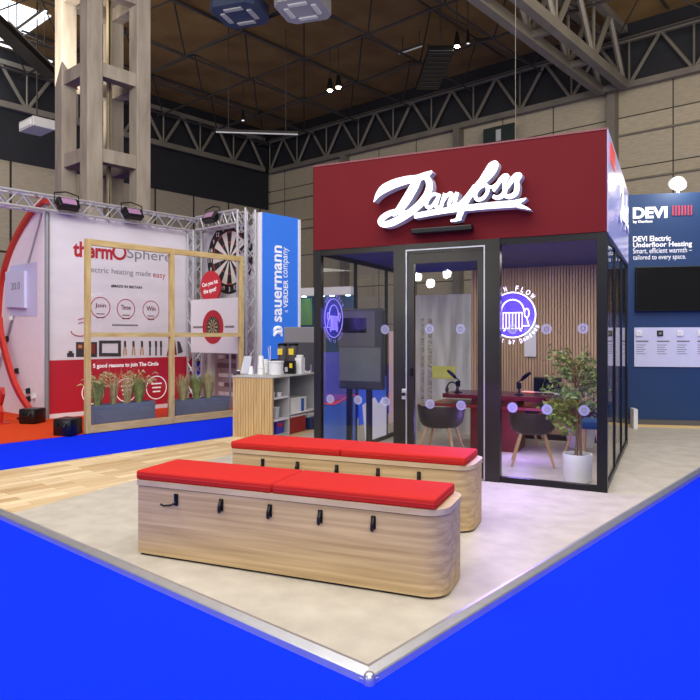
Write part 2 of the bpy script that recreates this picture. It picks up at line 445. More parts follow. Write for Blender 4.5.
# ------------------------------------------------------------------ hanging hall equipment
def at_z(u, v, z): Y = (z-H)*F/(HV-v); return W(u, v, Y)
def hung(name, label, cat, u, v, z, group=None): return thing(name, label, cat, at_z(u, v, z), HA, group)
for u, v, lab in ((303, 11, 'pale square air unit under the roof, nearer the middle'), (240, 16, 'dark blue boxed air unit under the roof beside the pale one')):
    p = at_z(u, v, 12.2); k = .62*p.y/17
    root = thing('air_unit', lab, 'air conditioner', p, HA+.4)
    body = M_greylam if u > 280 else mat('slate_metal', (60, 72, 100), .5)
    MB().prism([(-k, -k*.7, 0), (-k*.7, -k, 0), (k*.7, -k, 0), (k, -k*.7, 0), (k, k*.7, 0), (k*.7, k, 0), (-k*.7, k, 0), (-k, k*.7, 0)], (0, 0, .6*k)).build('casing', body, root)
    for a in range(4):
        m = MB().obox((math.cos(a*PI/2)*k*.6, math.sin(a*PI/2)*k*.6, -.02), (-math.sin(a*PI/2)*k*.4, math.cos(a*PI/2)*k*.4, 0), (math.cos(a*PI/2)*k*.1, math.sin(a*PI/2)*k*.1, 0), (0, 0, .02))
        m.build('air_slot', M_lampdim if u > 280 else M_greylam, root)
    for a in (-1, 1):
        for b in (-1, 1): MB().tube([(a*k*.6, b*k*.6, .6*k), (a*k*.6, b*k*.6, ZR-12.2)], .03, 5).build('hanger', M_steel2, root)
for i, (u, v) in enumerate(((330, 90), (338.5, 87), (457, 46), (468, 43), (243, 120))):
    labs = ('first of two small round roof lamps glowing left of the booth', 'second of two small round roof lamps, slightly higher and further right', 'brightest small roof lamp, beside the hanging lantern box', 'dim small roof lamp right of the brightest one', 'tiny roof lamp over the long hanging batten')
    root = hung('roof_lamp', labs[i], 'lamp', u, v, 11.9, 'small lamps under the hall roof')
    d = root.location.y; r = .0040*d if i < 3 else .0022*d
    MB().lathe([(r*.5, .5), (r*1.1, .18), (r*1.2, 0)], n=16).build('lamp_housing', M_black, root)
    o = MB().lathe([(.001, -.7*r), (r*.7, -.5*r), (r, -.02)], n=16).build('bulb', M_lamp if i < 3 else M_lampsoft, root)
    MB().tube([(0, 0, .5), (0, 0, ZR-11.9)], .02, 5).build('cord', M_steel2, root)
def batten(u0, v0, u1, v1, z, name, label, m, th):
    p, q = at_z(u0, v0, z), None
    Yq = (z-H)*F/(HV-v1); q = W(u1, v1, Yq); c = (p+q)/2
    root = thing(name, label, 'light', c)
    MB().beam(p-c, q-c, th, th*.6).build('casing', M_steel2, root)
    MB().beam(p-c+Vector((0, 0, -th*.45)), q-c+Vector((0, 0, -th*.45)), th*.45, th*.3).build('diffuser', m, root)
    for t in (.15, .85):
        e = (p-c).lerp(q-c, t); MB().tube([e, e+Vector((0, 0, ZR-z))], .02, 5).build('hanger', M_steel2, root)
batten(216, 130.5, 298, 133, 9.5, 'linear_light', 'long thin linear batten hanging above the timber frame', M_lampdim, .14)
batten(399, 52.5, 423, 44.5, 13.0, 'linear_light', 'short pale tilted linear light under the roof above the script sign', M_lampdim, .12)
batten(0, 42, 52, 60, 12, 'linear_light', 'pale linear light at the roof corner left of the column', M_lampsoft, .16)
batten(12, 34, 46, 9, 12, 'linear_light', 'pale linear light near the skylight left of the column', M_lampsoft, .14)
root = thing('lantern_box', 'long dark ventilated box hanging under the roof beside the brightest lamp', 'vent', at_z(434, 72, 11.8), .02)
MB().box(-.48, .48, -1.9, 1.9, 0, .22, .03).build('casing', M_black, root)
m = MB()
for i in range(9): m.box(-.38, .38, -1.75+i*.4, -1.62+i*.4, -.03, 0)
m.build('louvre', M_steel2, root)
for a in (-1.6, 1.6): MB().tube([(0, a, .2), (0, a, ZR-11.8)], .03, 5).build('hanger', M_steel2, root)
root = thing('projector_box', 'white lit roof unit hanging low just left of the concrete column', 'roof unit', W(37, 131, 24), HA)
MB().box(-.6, .6, -.4, .4, 0, .35, .03).build('casing', M_greylam, root)
MB().box(-.45, .45, -.44, -.40, .05, .25).build('lens_panel', M_lampdim, root)
m = MB(); m.tube([(0, 0, .35), (0, 0, ZR-root.location.z)], .03, 5); m.build('hanger', M_steel2, root)
p, q = W(0, 26, 19.5), W(52, 76, 23.5); c = (p+q)/2
root = thing('cable_tray', 'thick black sloping cable tray left of the concrete column', 'cable tray', c)
MB().beam(p-c-(q-p)*.15, q-c, .5, .22).build('tray', M_black, root)
m = MB()
for sgn in (-1, 1):
    sd = (q-p).cross(Vector((0, 0, 1))).normalized()*.25*sgn
    m.tube([p-c+sd+Vector((0, 0, .14)), q-c+sd+Vector((0, 0, .14))], .035, 6)
m.build('side_rail', M_steel, root)
# skylight
sk = HF.l(at_z(8, 12, ZR-.03))
hbuild(MB().box(sk.x-3.2, sk.x+.9, sk.y-2.6, sk.y+1.2, ZR-.05, ZR-.01), 'window_1', mat('skylight', (240, 246, 255), .5, emit=(235, 242, 255), es=3.0))
# thin suspension wire above the booth
root = thing('suspension_wire', 'thin grey vertical wire dropping from the roof behind the booth fascia', 'wire', W(515.5, 137, 9.4))
MB().tube([(0, 0, -1.2), (0, 0, ZR-root.location.z)], .005, 5).build('wire', M_steel, root)
MB().lathe([(.01, -1.25), (.02, -1.24), (.02, -1.18), (.01, -1.17)], n=8).build('clamp', M_black, root)

# ================================================================== BOOTH
booth = thing('exhibition_booth', 'black framed glass booth with a maroon fascia, standing on the grey deck', 'booth', BF.o, BA)
fz0, fz1 = GH, BH
MB().box(0, BW, -.03, .02, fz0, fz1).build('fascia', M_maroon, booth)
sf = MB().box(BW-.03, BW+.012, .02, BD, fz0, fz1).build('side_fascia', mat('lilac_sheen_board', (176, 174, 214), .18, emit=(180, 178, 225), es=.30), booth)  # pale lilac sheen of reflected light put into colour and emission
sf['label'] = 'glossy side fascia with a painted lilac sheen'
MB().box(0, .03, .02, BD, fz0, fz1).build('side_fascia', M_maroon, booth)
MB().box(.03, BW-.03, BD-.05, BD, fz0, fz1).build('rear_fascia', M_maroon, booth)
MB().box(.03, BW-.03, .02, BD-.05, fz0, fz0+.04).build('ceiling_panel', mat('neon_tinted_ceiling', (14, 18, 84), .5, var=.05, emit=(16, 16, 110), es=.10), booth)  # blue neon glow put into the panel's colour and emission
MB().box(-.005, BW+.018, -.035, -.028, fz1-.012, fz1+.004).build('edge_strip', mat('pale_edge', (130, 70, 70), .5), booth)
# frame along the front: measured in the plane of the glass
def fx(u, c=0.0): return BF.onY(u, 400, c).x
x_l0, x_l1 = 0.0, fx(321.5); x_m0, x_m1 = fx(394.5), fx(408); x_d0, x_d1 = fx(414.5), fx(478); x_e0, x_e1 = fx(484.5), fx(500.5); x_r0, x_r1 = fx(597), BW
MB().box(0, x_l1, -.02, .05, 0, fz0).build('corner_post', M_bronze, booth)
MB().box(x_m0, x_m1-.012, -.03, .05, 0, fz0).build('door_post', M_bronze, booth)
MB().box(x_e0+.012, x_e1, -.03, .05, 0, fz0).build('door_post', M_bronze, booth)
MB().box(x_r0, BW+.006, -.02, .06, 0, fz0).build('corner_post', M_black, booth)
MB().box(-.04, x_l1-.04, BD-.07, BD, 0, fz0).build('corner_post', M_black, booth)
MB().box(BW-.04, BW+.004, BD-.05, BD, 0, fz0).build('corner_post', M_black, booth)
for a, b in ((x_l1, x_m0), (x_e1, x_r0)):
    MB().box(a, b, -.015, .045, 0, .055).build('bottom_rail', M_black, booth)
    MB().box(a, b, -.015, .045, fz0-.06, fz0).build('top_rail', M_bronze if a < 1 else M_black, booth)
MB().box(x_m1-.012, x_e0+.012, -.03, .05, fz0-.10, fz0).build('top_rail', M_bronze, booth)
zd = BF.onY(440, 249.5).z
# door leaf
d = MB(); zt_ = BF.onY(446, 262).z
d.box(x_m1, x_d0, -.02, .03, .02, zd); d.box(x_d1, x_e0, -.02, .03, .02, zd); d.box(x_d0, x_d1, -.02, .03, zt_, zd); d.box(x_d0, x_d1, -.02, .03, .02, .2)
door = d.build('door', M_bronze, booth)
dt = MB(); dt.box(x_m1-.012, x_m1, -.036, -.015, .01, zd+.012); dt.box(x_e0, x_e0+.012, -.036, -.015, .01, zd+.012); dt.box(x_m1, x_e0, -.036, -.015, zd, zd+.012)
o = dt.build('door_seal', M_alu, door); o['label'] = 'bright silver edging'
dg_ = MB().box(x_d0, x_d1, .002, .008, .2, zt_).build('door_glass', M_glass, door)
lp = BF.onY(404.5, 394, -.03)
hn = MB().box(lp.x-.028, lp.x+.028, -.045, -.03, lp.z-.055, lp.z+.055, .006).build('lock_plate', M_alu, booth)
MB().lathe([(.001, .03), (.018, .026), (.02, 0)][::-1], n=12).xform(Matrix.Translation((lp.x, -.045, lp.z)) @ Matrix.Rotation(PI/2, 4, 'X')).build('door_knob', M_black, hn, True)
hp = BF.onY(411, 371, -.03)
MB().box(hp.x-.012, hp.x+.012, -.05, -.03, hp.z-.05, hp.z+.03).build('latch', M_black, booth)
# front panes
pane_l = MB().box(x_l1, x_m0, .012, .018, .055, fz0-.06).build('glass_pane', M_glass, booth)
pane_r = MB().box(x_e1, x_r0, .012, .018, .055, fz0-.06).build('glass_pane', M_glass, booth)
# side panes and mullions
for sx in (0, 1):
    X0 = BW-.03 if sx else .0
    ys = [.0, BD*.34, BD*.67, BD]
    for i in range(3):
        a = ys[i]+(.065 if i == 0 else .022); b = ys[i+1]-(.022 if i < 2 else .055)
        MB().box(X0+.012, X0+.018, a, b, .055, fz0-.05).build('glass_pane', M_glass, booth)
        if i < 2: MB().box(X0, X0+.03, ys[i+1]-.022, ys[i+1]+.022, .0, fz0).build('mullion', M_black, booth)
        MB().box(X0, X0+.03, a, b, 0, .055).build('bottom_rail', M_black, booth)
        MB().box(X0, X0+.03, a, b, fz0-.05, fz0).build('top_rail', M_black, booth)
# frosted dots on the glass
def dots(pane, pts):
    for u, v in pts:
        c = BF.onY(u, v, -.002 if pane is not dg_ else -.004)
        MB().disc(c, (1, 0, 0), (0, 0, 1), .05, n=24).build('frosted_dot', M_dot, pane)
        t = MB().disc(c+Vector((0, -.002, 0)), (1, 0, 0), (0, 0, 1), .024, n=16, r0=.015).build('dot_ring', M_greytext, pane)
dots(pane_r, [(512.5, 329), (546.5, 329), (583, 328.5), (512.5, 407.5), (547, 409.5), (584, 410.5)])
dots(dg_, [(429.5, 329), (460.5, 329), (430, 404), (461, 405.5)])
dots(pane_l, [(385, 329.5), (330.2, 399), (358, 400), (385.5, 401.5)])
# timber slatted back wall with dark gaps
yb = BD-.10
xs0 = .98
MB().box(xs0, BW-.06, yb+.02, yb+.06, 0, fz0).build('back_panel', M_slatgap, booth)
m = MB(); n = 52; w = (BW-.06-xs0)/n
for i in range(n): m.box(xs0+i*w+.006, xs0+(i+1)*w-.006, yb-.005, yb+.02, .08, fz0)
m.build('slat_wall', M_slat, booth)
MB().box(xs0, BW-.06, yb-.02, yb+.02, 0, .08).build('skirting', M_black, booth)
wbp = BF.onY(530, 358, yb-.04)
MB().box(wbp.x-.08, wbp.x+.08, yb-.03, yb-.006, 1.15, 1.65).build('wall_plate', M_whitem, booth)
# woodland print on the left of the back wall
m_birch = mat('misty_print', (206, 206, 204), .7, c2=(160, 158, 150), scale=2.5, stretch=(4, 1, .5))
pr_ = MB().box(.04, xs0, yb, yb+.03, 0, fz0-.35).build('printed_panel', m_birch, booth)
a = BF.onY(432, 366, yb-.01); b = BF.onY(456, 379, yb-.01)
MB().box(a.x, b.x, yb-.008, yb-.002, b.z, a.z).build('yellow_patch', mat('yellow_print', (196, 196, 92), .7, var=.1), pr_)
m = MB()
for u0, u1 in ((421, 424), (428, 432)):
    p0, p1 = BF.onY(u0, 300, yb-.006), BF.onY(u1, 440, yb-.006)
    m.box(p0.x, p1.x, yb-.006, yb-.001, .1, 1.7)
m.build('birch_trunk', mat('birch_print', (196, 192, 180), .8, c2=(110, 104, 94), scale=9, stretch=(1, 1, 3)), pr_)
# interior floor is the deck's vinyl; printed film and painted neon glow on the left-hand side glass
def xz(u, v, c=.03): return BF.onX(u, v, c)
film = MB()
y0, y1 = .09, BD*.34-.04
zc0, zc1 = xz(322, 404).z, xz(354, 397).z
N = 14; top = [(.034, y0+(y1-y0)*i/N, zc0+(zc1-zc0)*(i/N)+.03*math.sin(i/N*2*PI+2.6)) for i in range(N+1)]
film.face([(.034, y0, .06)]+top+[(.034, y1, .06)][0:1])
fo = film.build('blue_film', M_bluefilm, booth); fo['label'] = 'blue printed film with a red wave on the side glass'
MB().tube([(.04, p[1], p[2]) for p in top], .008, 6).build('red_wave', mat('red_line', (214, 70, 84), .5, emit=(214, 70, 84), es=.3), fo)
MB().face([(.033, y0, .06), (.033, y0, .42), (.033, (y0+y1)/2, .5), (.033, y1, .40), (.033, y1, .06)]).build('pale_wave', M_palefilm, fo)
MB().face([(.036, y0, zc0+.0), (.036, y0, 1.25), (.036, y1, 1.25), (.036, y1, zc1)]).build('painted_neon_glow', film_mat('painted_neon_glow', (112, 104, 220), .45, emit=.25), fo)  # purple glow of the neon, painted as a tinted sheet
gr_ = MB(); ya, yb2 = BD*.34+.05, BD*.67-.05
gr_.face([(.036, ya, .3), (.036, ya, .95), (.036, yb2, .88), (.036, yb2, .3)])
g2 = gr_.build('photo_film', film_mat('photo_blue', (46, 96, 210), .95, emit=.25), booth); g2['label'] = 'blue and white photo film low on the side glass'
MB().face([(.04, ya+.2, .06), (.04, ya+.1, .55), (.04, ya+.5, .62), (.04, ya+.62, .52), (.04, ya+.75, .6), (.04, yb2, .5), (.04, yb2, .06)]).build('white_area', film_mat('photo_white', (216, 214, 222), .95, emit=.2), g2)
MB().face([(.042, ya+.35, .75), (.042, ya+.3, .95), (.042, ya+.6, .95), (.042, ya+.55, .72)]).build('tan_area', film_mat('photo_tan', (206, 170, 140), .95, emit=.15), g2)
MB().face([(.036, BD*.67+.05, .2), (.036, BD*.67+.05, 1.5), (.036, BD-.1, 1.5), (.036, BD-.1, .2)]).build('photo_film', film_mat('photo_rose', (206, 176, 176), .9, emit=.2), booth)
# dark light bar below the sign
a, b = BF.onY(412, 232, -.12), BF.onY(472.5, 227.5, -.12)
bar = thing('light_bar', 'slim black light bar fixed to the maroon fascia under the script sign', 'light', BF.w(((a.x+b.x)/2, -.03, a.z)), BA)
hw = (b.x-a.x)/2
MB().box(-hw, hw, -.13, -.03, -.026, .026, .008).build('casing', M_black, bar)
for s in (-.7, .7): MB().box(s*hw-.03, s*hw+.03, -.04, .0, -.02, .02).build('bracket', M_black, bar)

# ------------------------------------------------------------------ script sign (drawn as brush strokes on the fascia)
SS = 4.118
def px(x, y, c): return BF.onY(365+x/SS, 150+y/SS, c)
strokes = [
 # x, y, width in crop pixels
 [(36, 214, 3), (52, 186, 22), (78, 160, 40), (120, 139, 42), (170, 124, 38), (215, 116, 32), (250, 103, 30), (276, 88, 10)],
 [(222, 112, 30), (205, 145, 40), (188, 175, 42), (170, 205, 42), (150, 234, 38), (128, 258, 26), (112, 268, 16)],
 [(245, 104, 26), (262, 128, 30), (264, 158, 32), (250, 192, 34), (222, 226, 34), (184, 258, 34), (142, 284, 34), (104, 302, 32), (74, 306, 28), (64, 292, 28), (82, 272, 28), (116, 256, 26), (152, 256, 24), (176, 262, 16)],
 # a
 [(302, 186, 18), (282, 182, 18), (262, 200, 18), (252, 224, 20), (262, 238, 18), (282, 224, 18), (300, 196, 18)],
 [(306, 180, 20), (296, 212, 20), (292, 232, 20), (304, 236, 16), (322, 222, 14)],
 # n
 [(330, 178, 20), (320, 208, 20), (312, 236, 18)],
 [(316, 222, 14), (336, 190, 18), (352, 178, 20), (356, 190, 20), (348, 214, 20), (346, 230, 20), (358, 230, 16), (376, 214, 14)],
 # y-like link into f
 [(380, 174, 20), (372, 200, 20), (370, 218, 18), (384, 224, 16), (404, 206, 16), (428, 178, 16), (452, 146, 18)],
 # f with tall loop and foot
 [(444, 168, 16), (476, 126, 22), (502, 88, 26), (520, 62, 28), (538, 52, 20), (540, 68, 20), (524, 94, 26), (496, 124, 24), (464, 152, 20)],
 [(470, 132, 22), (436, 182, 26), (408, 226, 28), (392, 262, 28), (382, 288, 24)],
 [(352, 292, 10), (374, 288, 14), (396, 284, 10)],
 # o
 [(494, 142, 20), (468, 158, 18), (454, 184, 18), (462, 204, 18), (486, 198, 18), (504, 172, 18), (502, 148, 18), (490, 140, 18)],
 [(500, 150, 14), (524, 152, 14), (546, 136, 14)],
 # s s
 [(528, 170, 14), (552, 132, 22), (572, 108, 22), (586, 108, 20), (576, 130, 20), (576, 152, 24), (572, 180, 24), (548, 196, 22), (526, 190, 18)],
 [(578, 166, 14), (602, 128, 22), (622, 104, 22), (638, 104, 20), (626, 128, 20), (626, 150, 24), (620, 178, 24), (596, 192, 22), (576, 188, 18)],
 # underline with a swallow-tail end
 [(202, 272, 24), (280, 257, 26), (360, 245, 26), (440, 236, 28), (520, 228, 30), (600, 222, 32), (642, 218, 34)],
 [(628, 214, 24), (650, 205, 14), (664, 198, 4)],
 [(628, 228, 22), (656, 236, 14), (682, 246, 3)],
]
def build_script(root, place, z_front, depth):
    """place(x, y, c) gives a root-local point; faces in one mesh, returns in another"""
    fc, sd = MB(), MB()
    for si, st in enumerate(strokes):
        st = [(x, y, w*(.86 if si < 3 else .74 if si < 7 else .84 if si < 14 else .9)) for x, y, w in st]
        pts = smooth_pts(st, 6); L, R = [], []
        for i, p in enumerate(pts):
            q0_, q1_ = pts[max(i-1, 0)], pts[min(i+1, len(pts)-1)]
            dx, dy = q1_[0]-q0_[0], q1_[1]-q0_[1]; ln = math.hypot(dx, dy) or 1
            nx_, ny_ = -dy/ln*p[2]/2, dx/ln*p[2]/2
            L.append((p[0]+nx_, p[1]+ny_)); R.append((p[0]-nx_, p[1]-ny_))
        e = z_front - si*.0004
        for i in range(len(pts)-1):
            fc.face([place(*L[i], e), place(*L[i+1], e), place(*R[i+1], e), place(*R[i], e)])
        loop = L+R[::-1]
        for i in range(len(loop)):
            a_, b_ = loop[i], loop[(i+1) % len(loop)]
            A_, B_ = Vector(place(*a_, e)), Vector(place(*b_, e))
            dv = Vector((0, depth, 0))
            sd.face([A_, B_, B_+dv, A_+dv])
    o1 = fc.build('letter_face', M_led, root); o2 = sd.build('letter_return', M_letside, root)
    o2['label'] = 'grey lilac sides of the letters'
    return o1, o2
sign = thing('script_sign', 'large white script lettering sign on the front of the maroon fascia', 'sign', BF.o, BA)
build_script(sign, lambda x, y, c: px(x, y, c), -.15, .115)
# the same sign again on the side fascia
c0 = px(360, 190, -.15)
sign2 = thing('script_sign', 'white script sign seen edge-on on the glossy side fascia', 'sign', BF.w((BW, 1.75, fz0+.48)), BA+PI/2)
build_script(sign2, lambda x, y, c: Vector(((px(x, y, -.15).x-c0.x)*.85, c, (px(x, y, -.15).z-c0.z)*.85)), -.045, .03)
mn = MB().box(-.25, .25, -.022, -.0165, .22, .40).build('red_badge', mat('orange_red', (225, 70, 50), .4, emit=(225, 60, 40), es=.5), sign2)
mn.location = (-1.30, 0, 0)

# ------------------------------------------------------------------ neon signs
def neon(name, label, loc, rz, mirror=False, r=.225):
    tube_m, back_m = (M_neon2, M_neonback2) if mirror else (M_neon, M_neonback)
    root = thing(name, label, 'neon sign', loc, rz)
    sgn = -1 if mirror else 1
    P = lambda x, z, y=0: Vector((x*sgn, y, z))
    MB().disc((0, .02, 0), (1, 0, 0), (0, 0, 1), r*1.0, n=48).build('acrylic_backing', back_m, root)  # disc carries the tubes' violet glow in its colour and emission
    t = .006
    ring = [P(r*math.cos(a*2*PI/48), r*math.sin(a*2*PI/48)) for a in range(48)]
    MB().tube(ring, t, 6, closed=True).build('ring_tube', tube_m, root)
    m = MB()
    hd = [P(r*.50*math.cos(a*PI/16), r*.16+r*.52*math.sin(a*PI/16)) for a in range(17)]
    m.tube(hd, t, 6)
    for s in (-1, 1):
        ear = [P(s*r*.62+r*.10*math.cos(a*2*PI/14), r*.08+r*.20*math.sin(a*2*PI/14)) for a in range(14)]
        m.tube(ear, t*.9, 6, closed=True)
    m.tube([P(r*.62, -.12*r), P(r*.68, -.38*r), P(r*.74, -.48*r), P(r*.46, -.48*r)], t*.9, 6)
    m.tube([P(-r*.62, -.12*r), P(-r*.60, -.2*r)], t*.9, 6)
    m.build('headset_tube', tube_m, root)
    m = MB()
    m.tube([P(-.42*r, .10*r), P(.42*r, .10*r), P(.42*r, -.60*r), P(-.42*r, -.60*r)], t, 6, closed=True)
    for i in range(1, 6): m.tube([P((-.42+.14*i)*r, .08*r), P((-.42+.14*i)*r, -.58*r)], t*.8, 6)
    for s in (-1, 1): m.tube([P(s*.34*r, -.6*r), P(s*.34*r, -.70*r), P(s*.40*r, -.70*r)], t*.9, 6)
    m.build('radiator_tube', tube_m, root)
    m = MB()
    def arc(body, a_mid, rad, h, spread, flip):
        n_ = len(body)
        for i, ch in enumerate(body):
            if ch == ' ': continue
            f = (i-(n_-1)/2)/(n_-1)
            a = a_mid - f*spread if not flip else a_mid + f*spread
            c = P(math.cos(a)*rad, math.sin(a)*rad, -.004)
            Rv = P(math.sin(a), -math.cos(a)) if not flip else P(-math.sin(a), math.cos(a))
            Uv = P(math.cos(a), math.sin(a)) if not flip else P(-math.cos(a), -math.sin(a))
            hh = h if ch.isupper() else h*(.95 if ch in 'dtfby' else .72); ww = h*(.8 if ch in 'WO' else .28 if ch in 'It' else .54)
            text_into(m, ch, c, Rv, Uv, ww, hh, bold=.01, center=True)
    arc('EVEN FLOW', PI/2+.05, r*1.19, r*.22, 1.75, False)
    arc('Podcast by Danfoss', -PI/2-.02, r*1.20, r*.20, 2.3, True)
    m.build('lettering', tube_m, root)
    return root
nc = BF.onY(512.5, 315, .12)
neon('neon_sign', 'round violet neon sign hanging inside the right front pane of the booth', BF.w((nc.x, .12, nc.z)), BA)
c2 = xz(331, 318, .08); c2.y = max(c2.y, .32)
neon('neon_sign', 'round violet neon sign on the left side glass, partly behind the corner post', BF.w((.075, c2.y, c2.z)), BA+PI/2, True)

# ------------------------------------------------------------------ booth furniture
tb = (.92, 2.12, 1.55, 2.25); tz = .70
a = BF.onY(440, 395, tb[2]); b = BF.onY(546, 396, tb[2]); tx0, tx1 = a.x, b.x
table = thing('meeting_table', 'dark red meeting table with a box pedestal inside the booth', 'table', BF.w(((tx0+tx1)/2, 1.95, 0)), BA)
hw = (tx1-tx0)/2
poly = []
for cx_, cy2, a0 in ((hw-.12, .24, 0), (-hw+.06, .29, PI/2), (-hw+.06, -.29, PI), (hw-.12, -.24, 1.5*PI)):
    rr = .12 if cx_ > 0 else .06
    for i in range(5): poly.append((cx_+rr*math.cos(a0+i*PI/8), cy2+rr*math.sin(a0+i*PI/8), tz-.05))
MB().prism(poly, (0, 0, .05)).build('table_top', mat('wine_laminate', (86, 18, 38), .25, var=.08), table)
MB().box(-hw-.18, hw+.2, -.30, .34, tz-.17, tz-.13, .01).build('lower_shelf', mat('bright_red_laminate', (116, 14, 26), .35), table)
MB().box(-.30, .28, -.26, .26, 0, tz-.17).build('pedestal', M_dred, table)
MB().box(-.29, .27, -.25, .25, tz-.13, tz-.05).build('spacer', M_dred, table)
def mic(label, u, v, flip=1, s=1.0):
    p = BF.onY(u, v, 1.85); root = thing('microphone', label, 'microphone', BF.w((p.x, 1.85, tz)), BA)
    MB().lathe([(.055*s, 0), (.055*s, .012), (.015, .02)], n=18).build('base', M_black, root)
    MB().tube([(0, 0, .02), (0, 0, .10*s), (-.03*flip*s, 0, .15*s), (.06*flip*s, 0, .23*s)], .010*s, 8).build('boom_arm', M_black, root)
    MB().tube([(.03*flip*s, 0, .19*s), (.06*flip*s, 0, .23*s), (.12*flip*s, 0, .28*s), (.15*flip*s, 0, .30*s)], [.014*s, .026*s, .026*s, .018*s], 12).build('microphone_head', M_screen, root, True)
    MB().box(-.03*s, .03*s, -.02, .02, .08*s, .16*s, .008).build('shock_mount', M_black, root)
    return root
mic('black desk microphone on the wine table, tilted, seen through the right pane', 519, 392, 1, .95)
mic('black desk microphone on the wine table, seen through the door', 458, 392, -1, .95)
p = BF.onY(462, 390, 1.75)
hd = thing('headphones', 'black headphones lying on the wine table behind the door glass', 'headphones', BF.w((p.x-.14, 1.78, tz)), BA)
MB().tube([(.07*math.cos(i*PI/10), 0, .05+.09*math.sin(i*PI/10)) for i in range(11)], .009, 8).build('band', M_black, hd)
for s in (-1, 1): MB().lathe([(.01, -.015), (.036, -.012), (.036, .012), (.01, .015)], n=14).xform(Matrix.Translation((s*.07, 0, .04)) @ Matrix.Rotation(PI/2, 4, 'Y')).build('ear_cup', M_shell, hd, True)

def chair(label, loc, rz, m_shell=None, s=1.0):
    root = thing('tub_chair', label, 'chair', loc, rz, 'tub chairs inside the booth')
    ms = m_shell or M_shell
    # shell: open bucket, back at -y
    mb = MB(); n = 20; prof = []
    rows = []
    for zi, (rad, z) in enumerate(((.16, .37), (.20, .385), (.235, .43), (.255, .52), (.265, .62), (.262, .63), (.245, .62), (.235, .52), (.215, .45), (.19, .425))):
        ring = []
        for k in range(n):
            a = 2*PI*k/n; f = max(0, math.sin(a))          # front (+y) is lower
            zz = z if z < .44 else .44+(z-.44)*(1-.95*f**1.2)
            ring.append(mb.bm.verts.new((rad*1.06*math.cos(a)*s, rad*math.sin(a)*s, zz*s)))
        rows.append(ring)
    for A, B in zip(rows, rows[1:]):
        for k in range(n): mb.bm.faces.new((A[k], A[(k+1) % n], B[(k+1) % n], B[k]))
    mb.bm.faces.new(rows[0][::-1]); mb.bm.faces.new(rows[-1])
    mb.build('shell', ms, root, True)
    MB().lathe([(.18*s, .425*s), (.19*s, .445*s), (.15*s, .455*s)], n=20).build('seat_pad', M_shell, root, True)
    for a in (-1, 1):
        for b in (-1, 1):
            MB().tube([(a*.24*s, b*.22*s, 0), (a*.13*s, b*.12*s, .385*s)], [.013*s, .02*s], 8).build('leg', M_beech, root)
    return root
chair('dark tub chair on pale legs seen through the door, backed toward the benches', BF.w((BF.onY(441, 415, .95).x, .95, 0)), BA)
p = BF.onY(532, 420, 1.02)
chair('dark tub chair on splayed pale legs left of the potted tree', BF.w((p.x, 1.06, 0)), BA+.2, s=.94)
p = BF.onY(570, 400, 2.25)
chair('dark tub chair behind the potted tree, right of the table', BF.w((p.x+.26, 2.05, 0)), BA+1.3, mat('brown_shell', (66, 34, 32), .35))
p = BF.onY(523, 400, 2.62)
chair('blue tinted tub chair tucked behind the table', BF.w((p.x, 2.58, 0)), BA+PI, mat('blue_shell', (46, 44, 84), .5))
p = BF.onY(592, 412, 1.6)
root = thing('stool', 'blue padded stool at the right side glass behind the tree', 'stool', BF.w((2.84, 1.42, 0)), BA)
MB().box(-.16, .16, -.17, .17, .40, .50, .03).build('seat', mat('blue_pad', (22, 64, 110), .7), root)
for a in (-1, 1):
    for b in (-1, 1): MB().tube([(a*.15, b*.15, 0), (a*.12, b*.12, .41)], .014, 8).build('leg', M_beech, root)
root = thing('waste_tub', 'white round tub on the booth floor behind the potted tree', 'tub', BF.w((BF.onY(580, 435, 2.45).x, 2.5, 0)), BA)
MB().lathe([(.15, 0), (.165, .02), (.19, .30), (.17, .30), (.15, .05)], n=28).build('tub', M_white, root, True)
MB().lathe([(.192, .28), (.2, .285), (.2, .305), (.17, .305)], n=28, cap=False).build('rim', M_white, root, True)
# shelf unit with speaker against the slats
p = BF.onY(543, 384.5, yb-.1)
sh = thing('wall_shelf', 'thin white shelf on the slatted wall with a glowing edge', 'shelf', BF.w((p.x, yb-.005, p.z-.1)), BA)
MB().box(-.27, .24, -.16, -.0, -.03, 0).build('board', M_white, sh)
MB().box(-.27, -.10, -.17, -.16, -.03, 0).build('light_strip', mat('pink_led', (255, 150, 150), .4, emit=(255, 120, 130), es=3), sh)
sp_ = thing('sound_bar', 'dark fabric box speaker standing on the white wall shelf', 'speaker', BF.w((p.x+.05, yb-.09, p.z-.1)), BA)
MB().box(-.17, .19, -.06, .06, .0, .20, .012).build('cabinet', M_shell, sp_)
MB().box(-.16, .18, -.064, -.058, .012, .188).build('grille', M_black, sp_)

# television on a floor stand, turned to the side glass
ty = .55
a = BF.onY(337, 309, ty); b = BF.onY(383, 390.5, ty)
tv = thing('display_stand', 'black portrait display on a twin-pole stand inside the left pane', 'display', BF.w(((a.x+b.x)/2, ty, 0)), BA)
hw = (b.x-a.x)/2; z0_, z1_ = b.z, a.z
M_bezel = mat('dark_bezel', (52, 53, 54), .35, var=.06)
MB().box(-hw, hw, 0, .09, z0_, z1_, .018).build('display_case', M_bezel, tv)
MB().box(-hw+.03, hw-.03, -.004, 0, z0_+.10, z0_+(z1_-z0_)*.52).build('lower_screen', mat('grey_screen', (96, 100, 98), .45, var=.06), tv)
MB().box(-hw+.02, hw-.10, -.005, 0, z0_+(z1_-z0_)*.53, z1_-.03).build('upper_panel', mat('charcoal_panel', (86, 84, 78), .45, var=.05), tv)
MB().box(-hw+.03, hw*.30, -.008, -.004, z0_+(z1_-z0_)*.70, z1_-.11).build('dark_window', M_screen, tv)
for s in (-.16, .10): MB().box(s-.03, s+.03, .03, .08, .02, z0_+.1).build('pole', M_bronze, tv)
MB().box(-.32, .3, -.15, .3, 0, .02, .006).build('base_plate', M_black, tv)

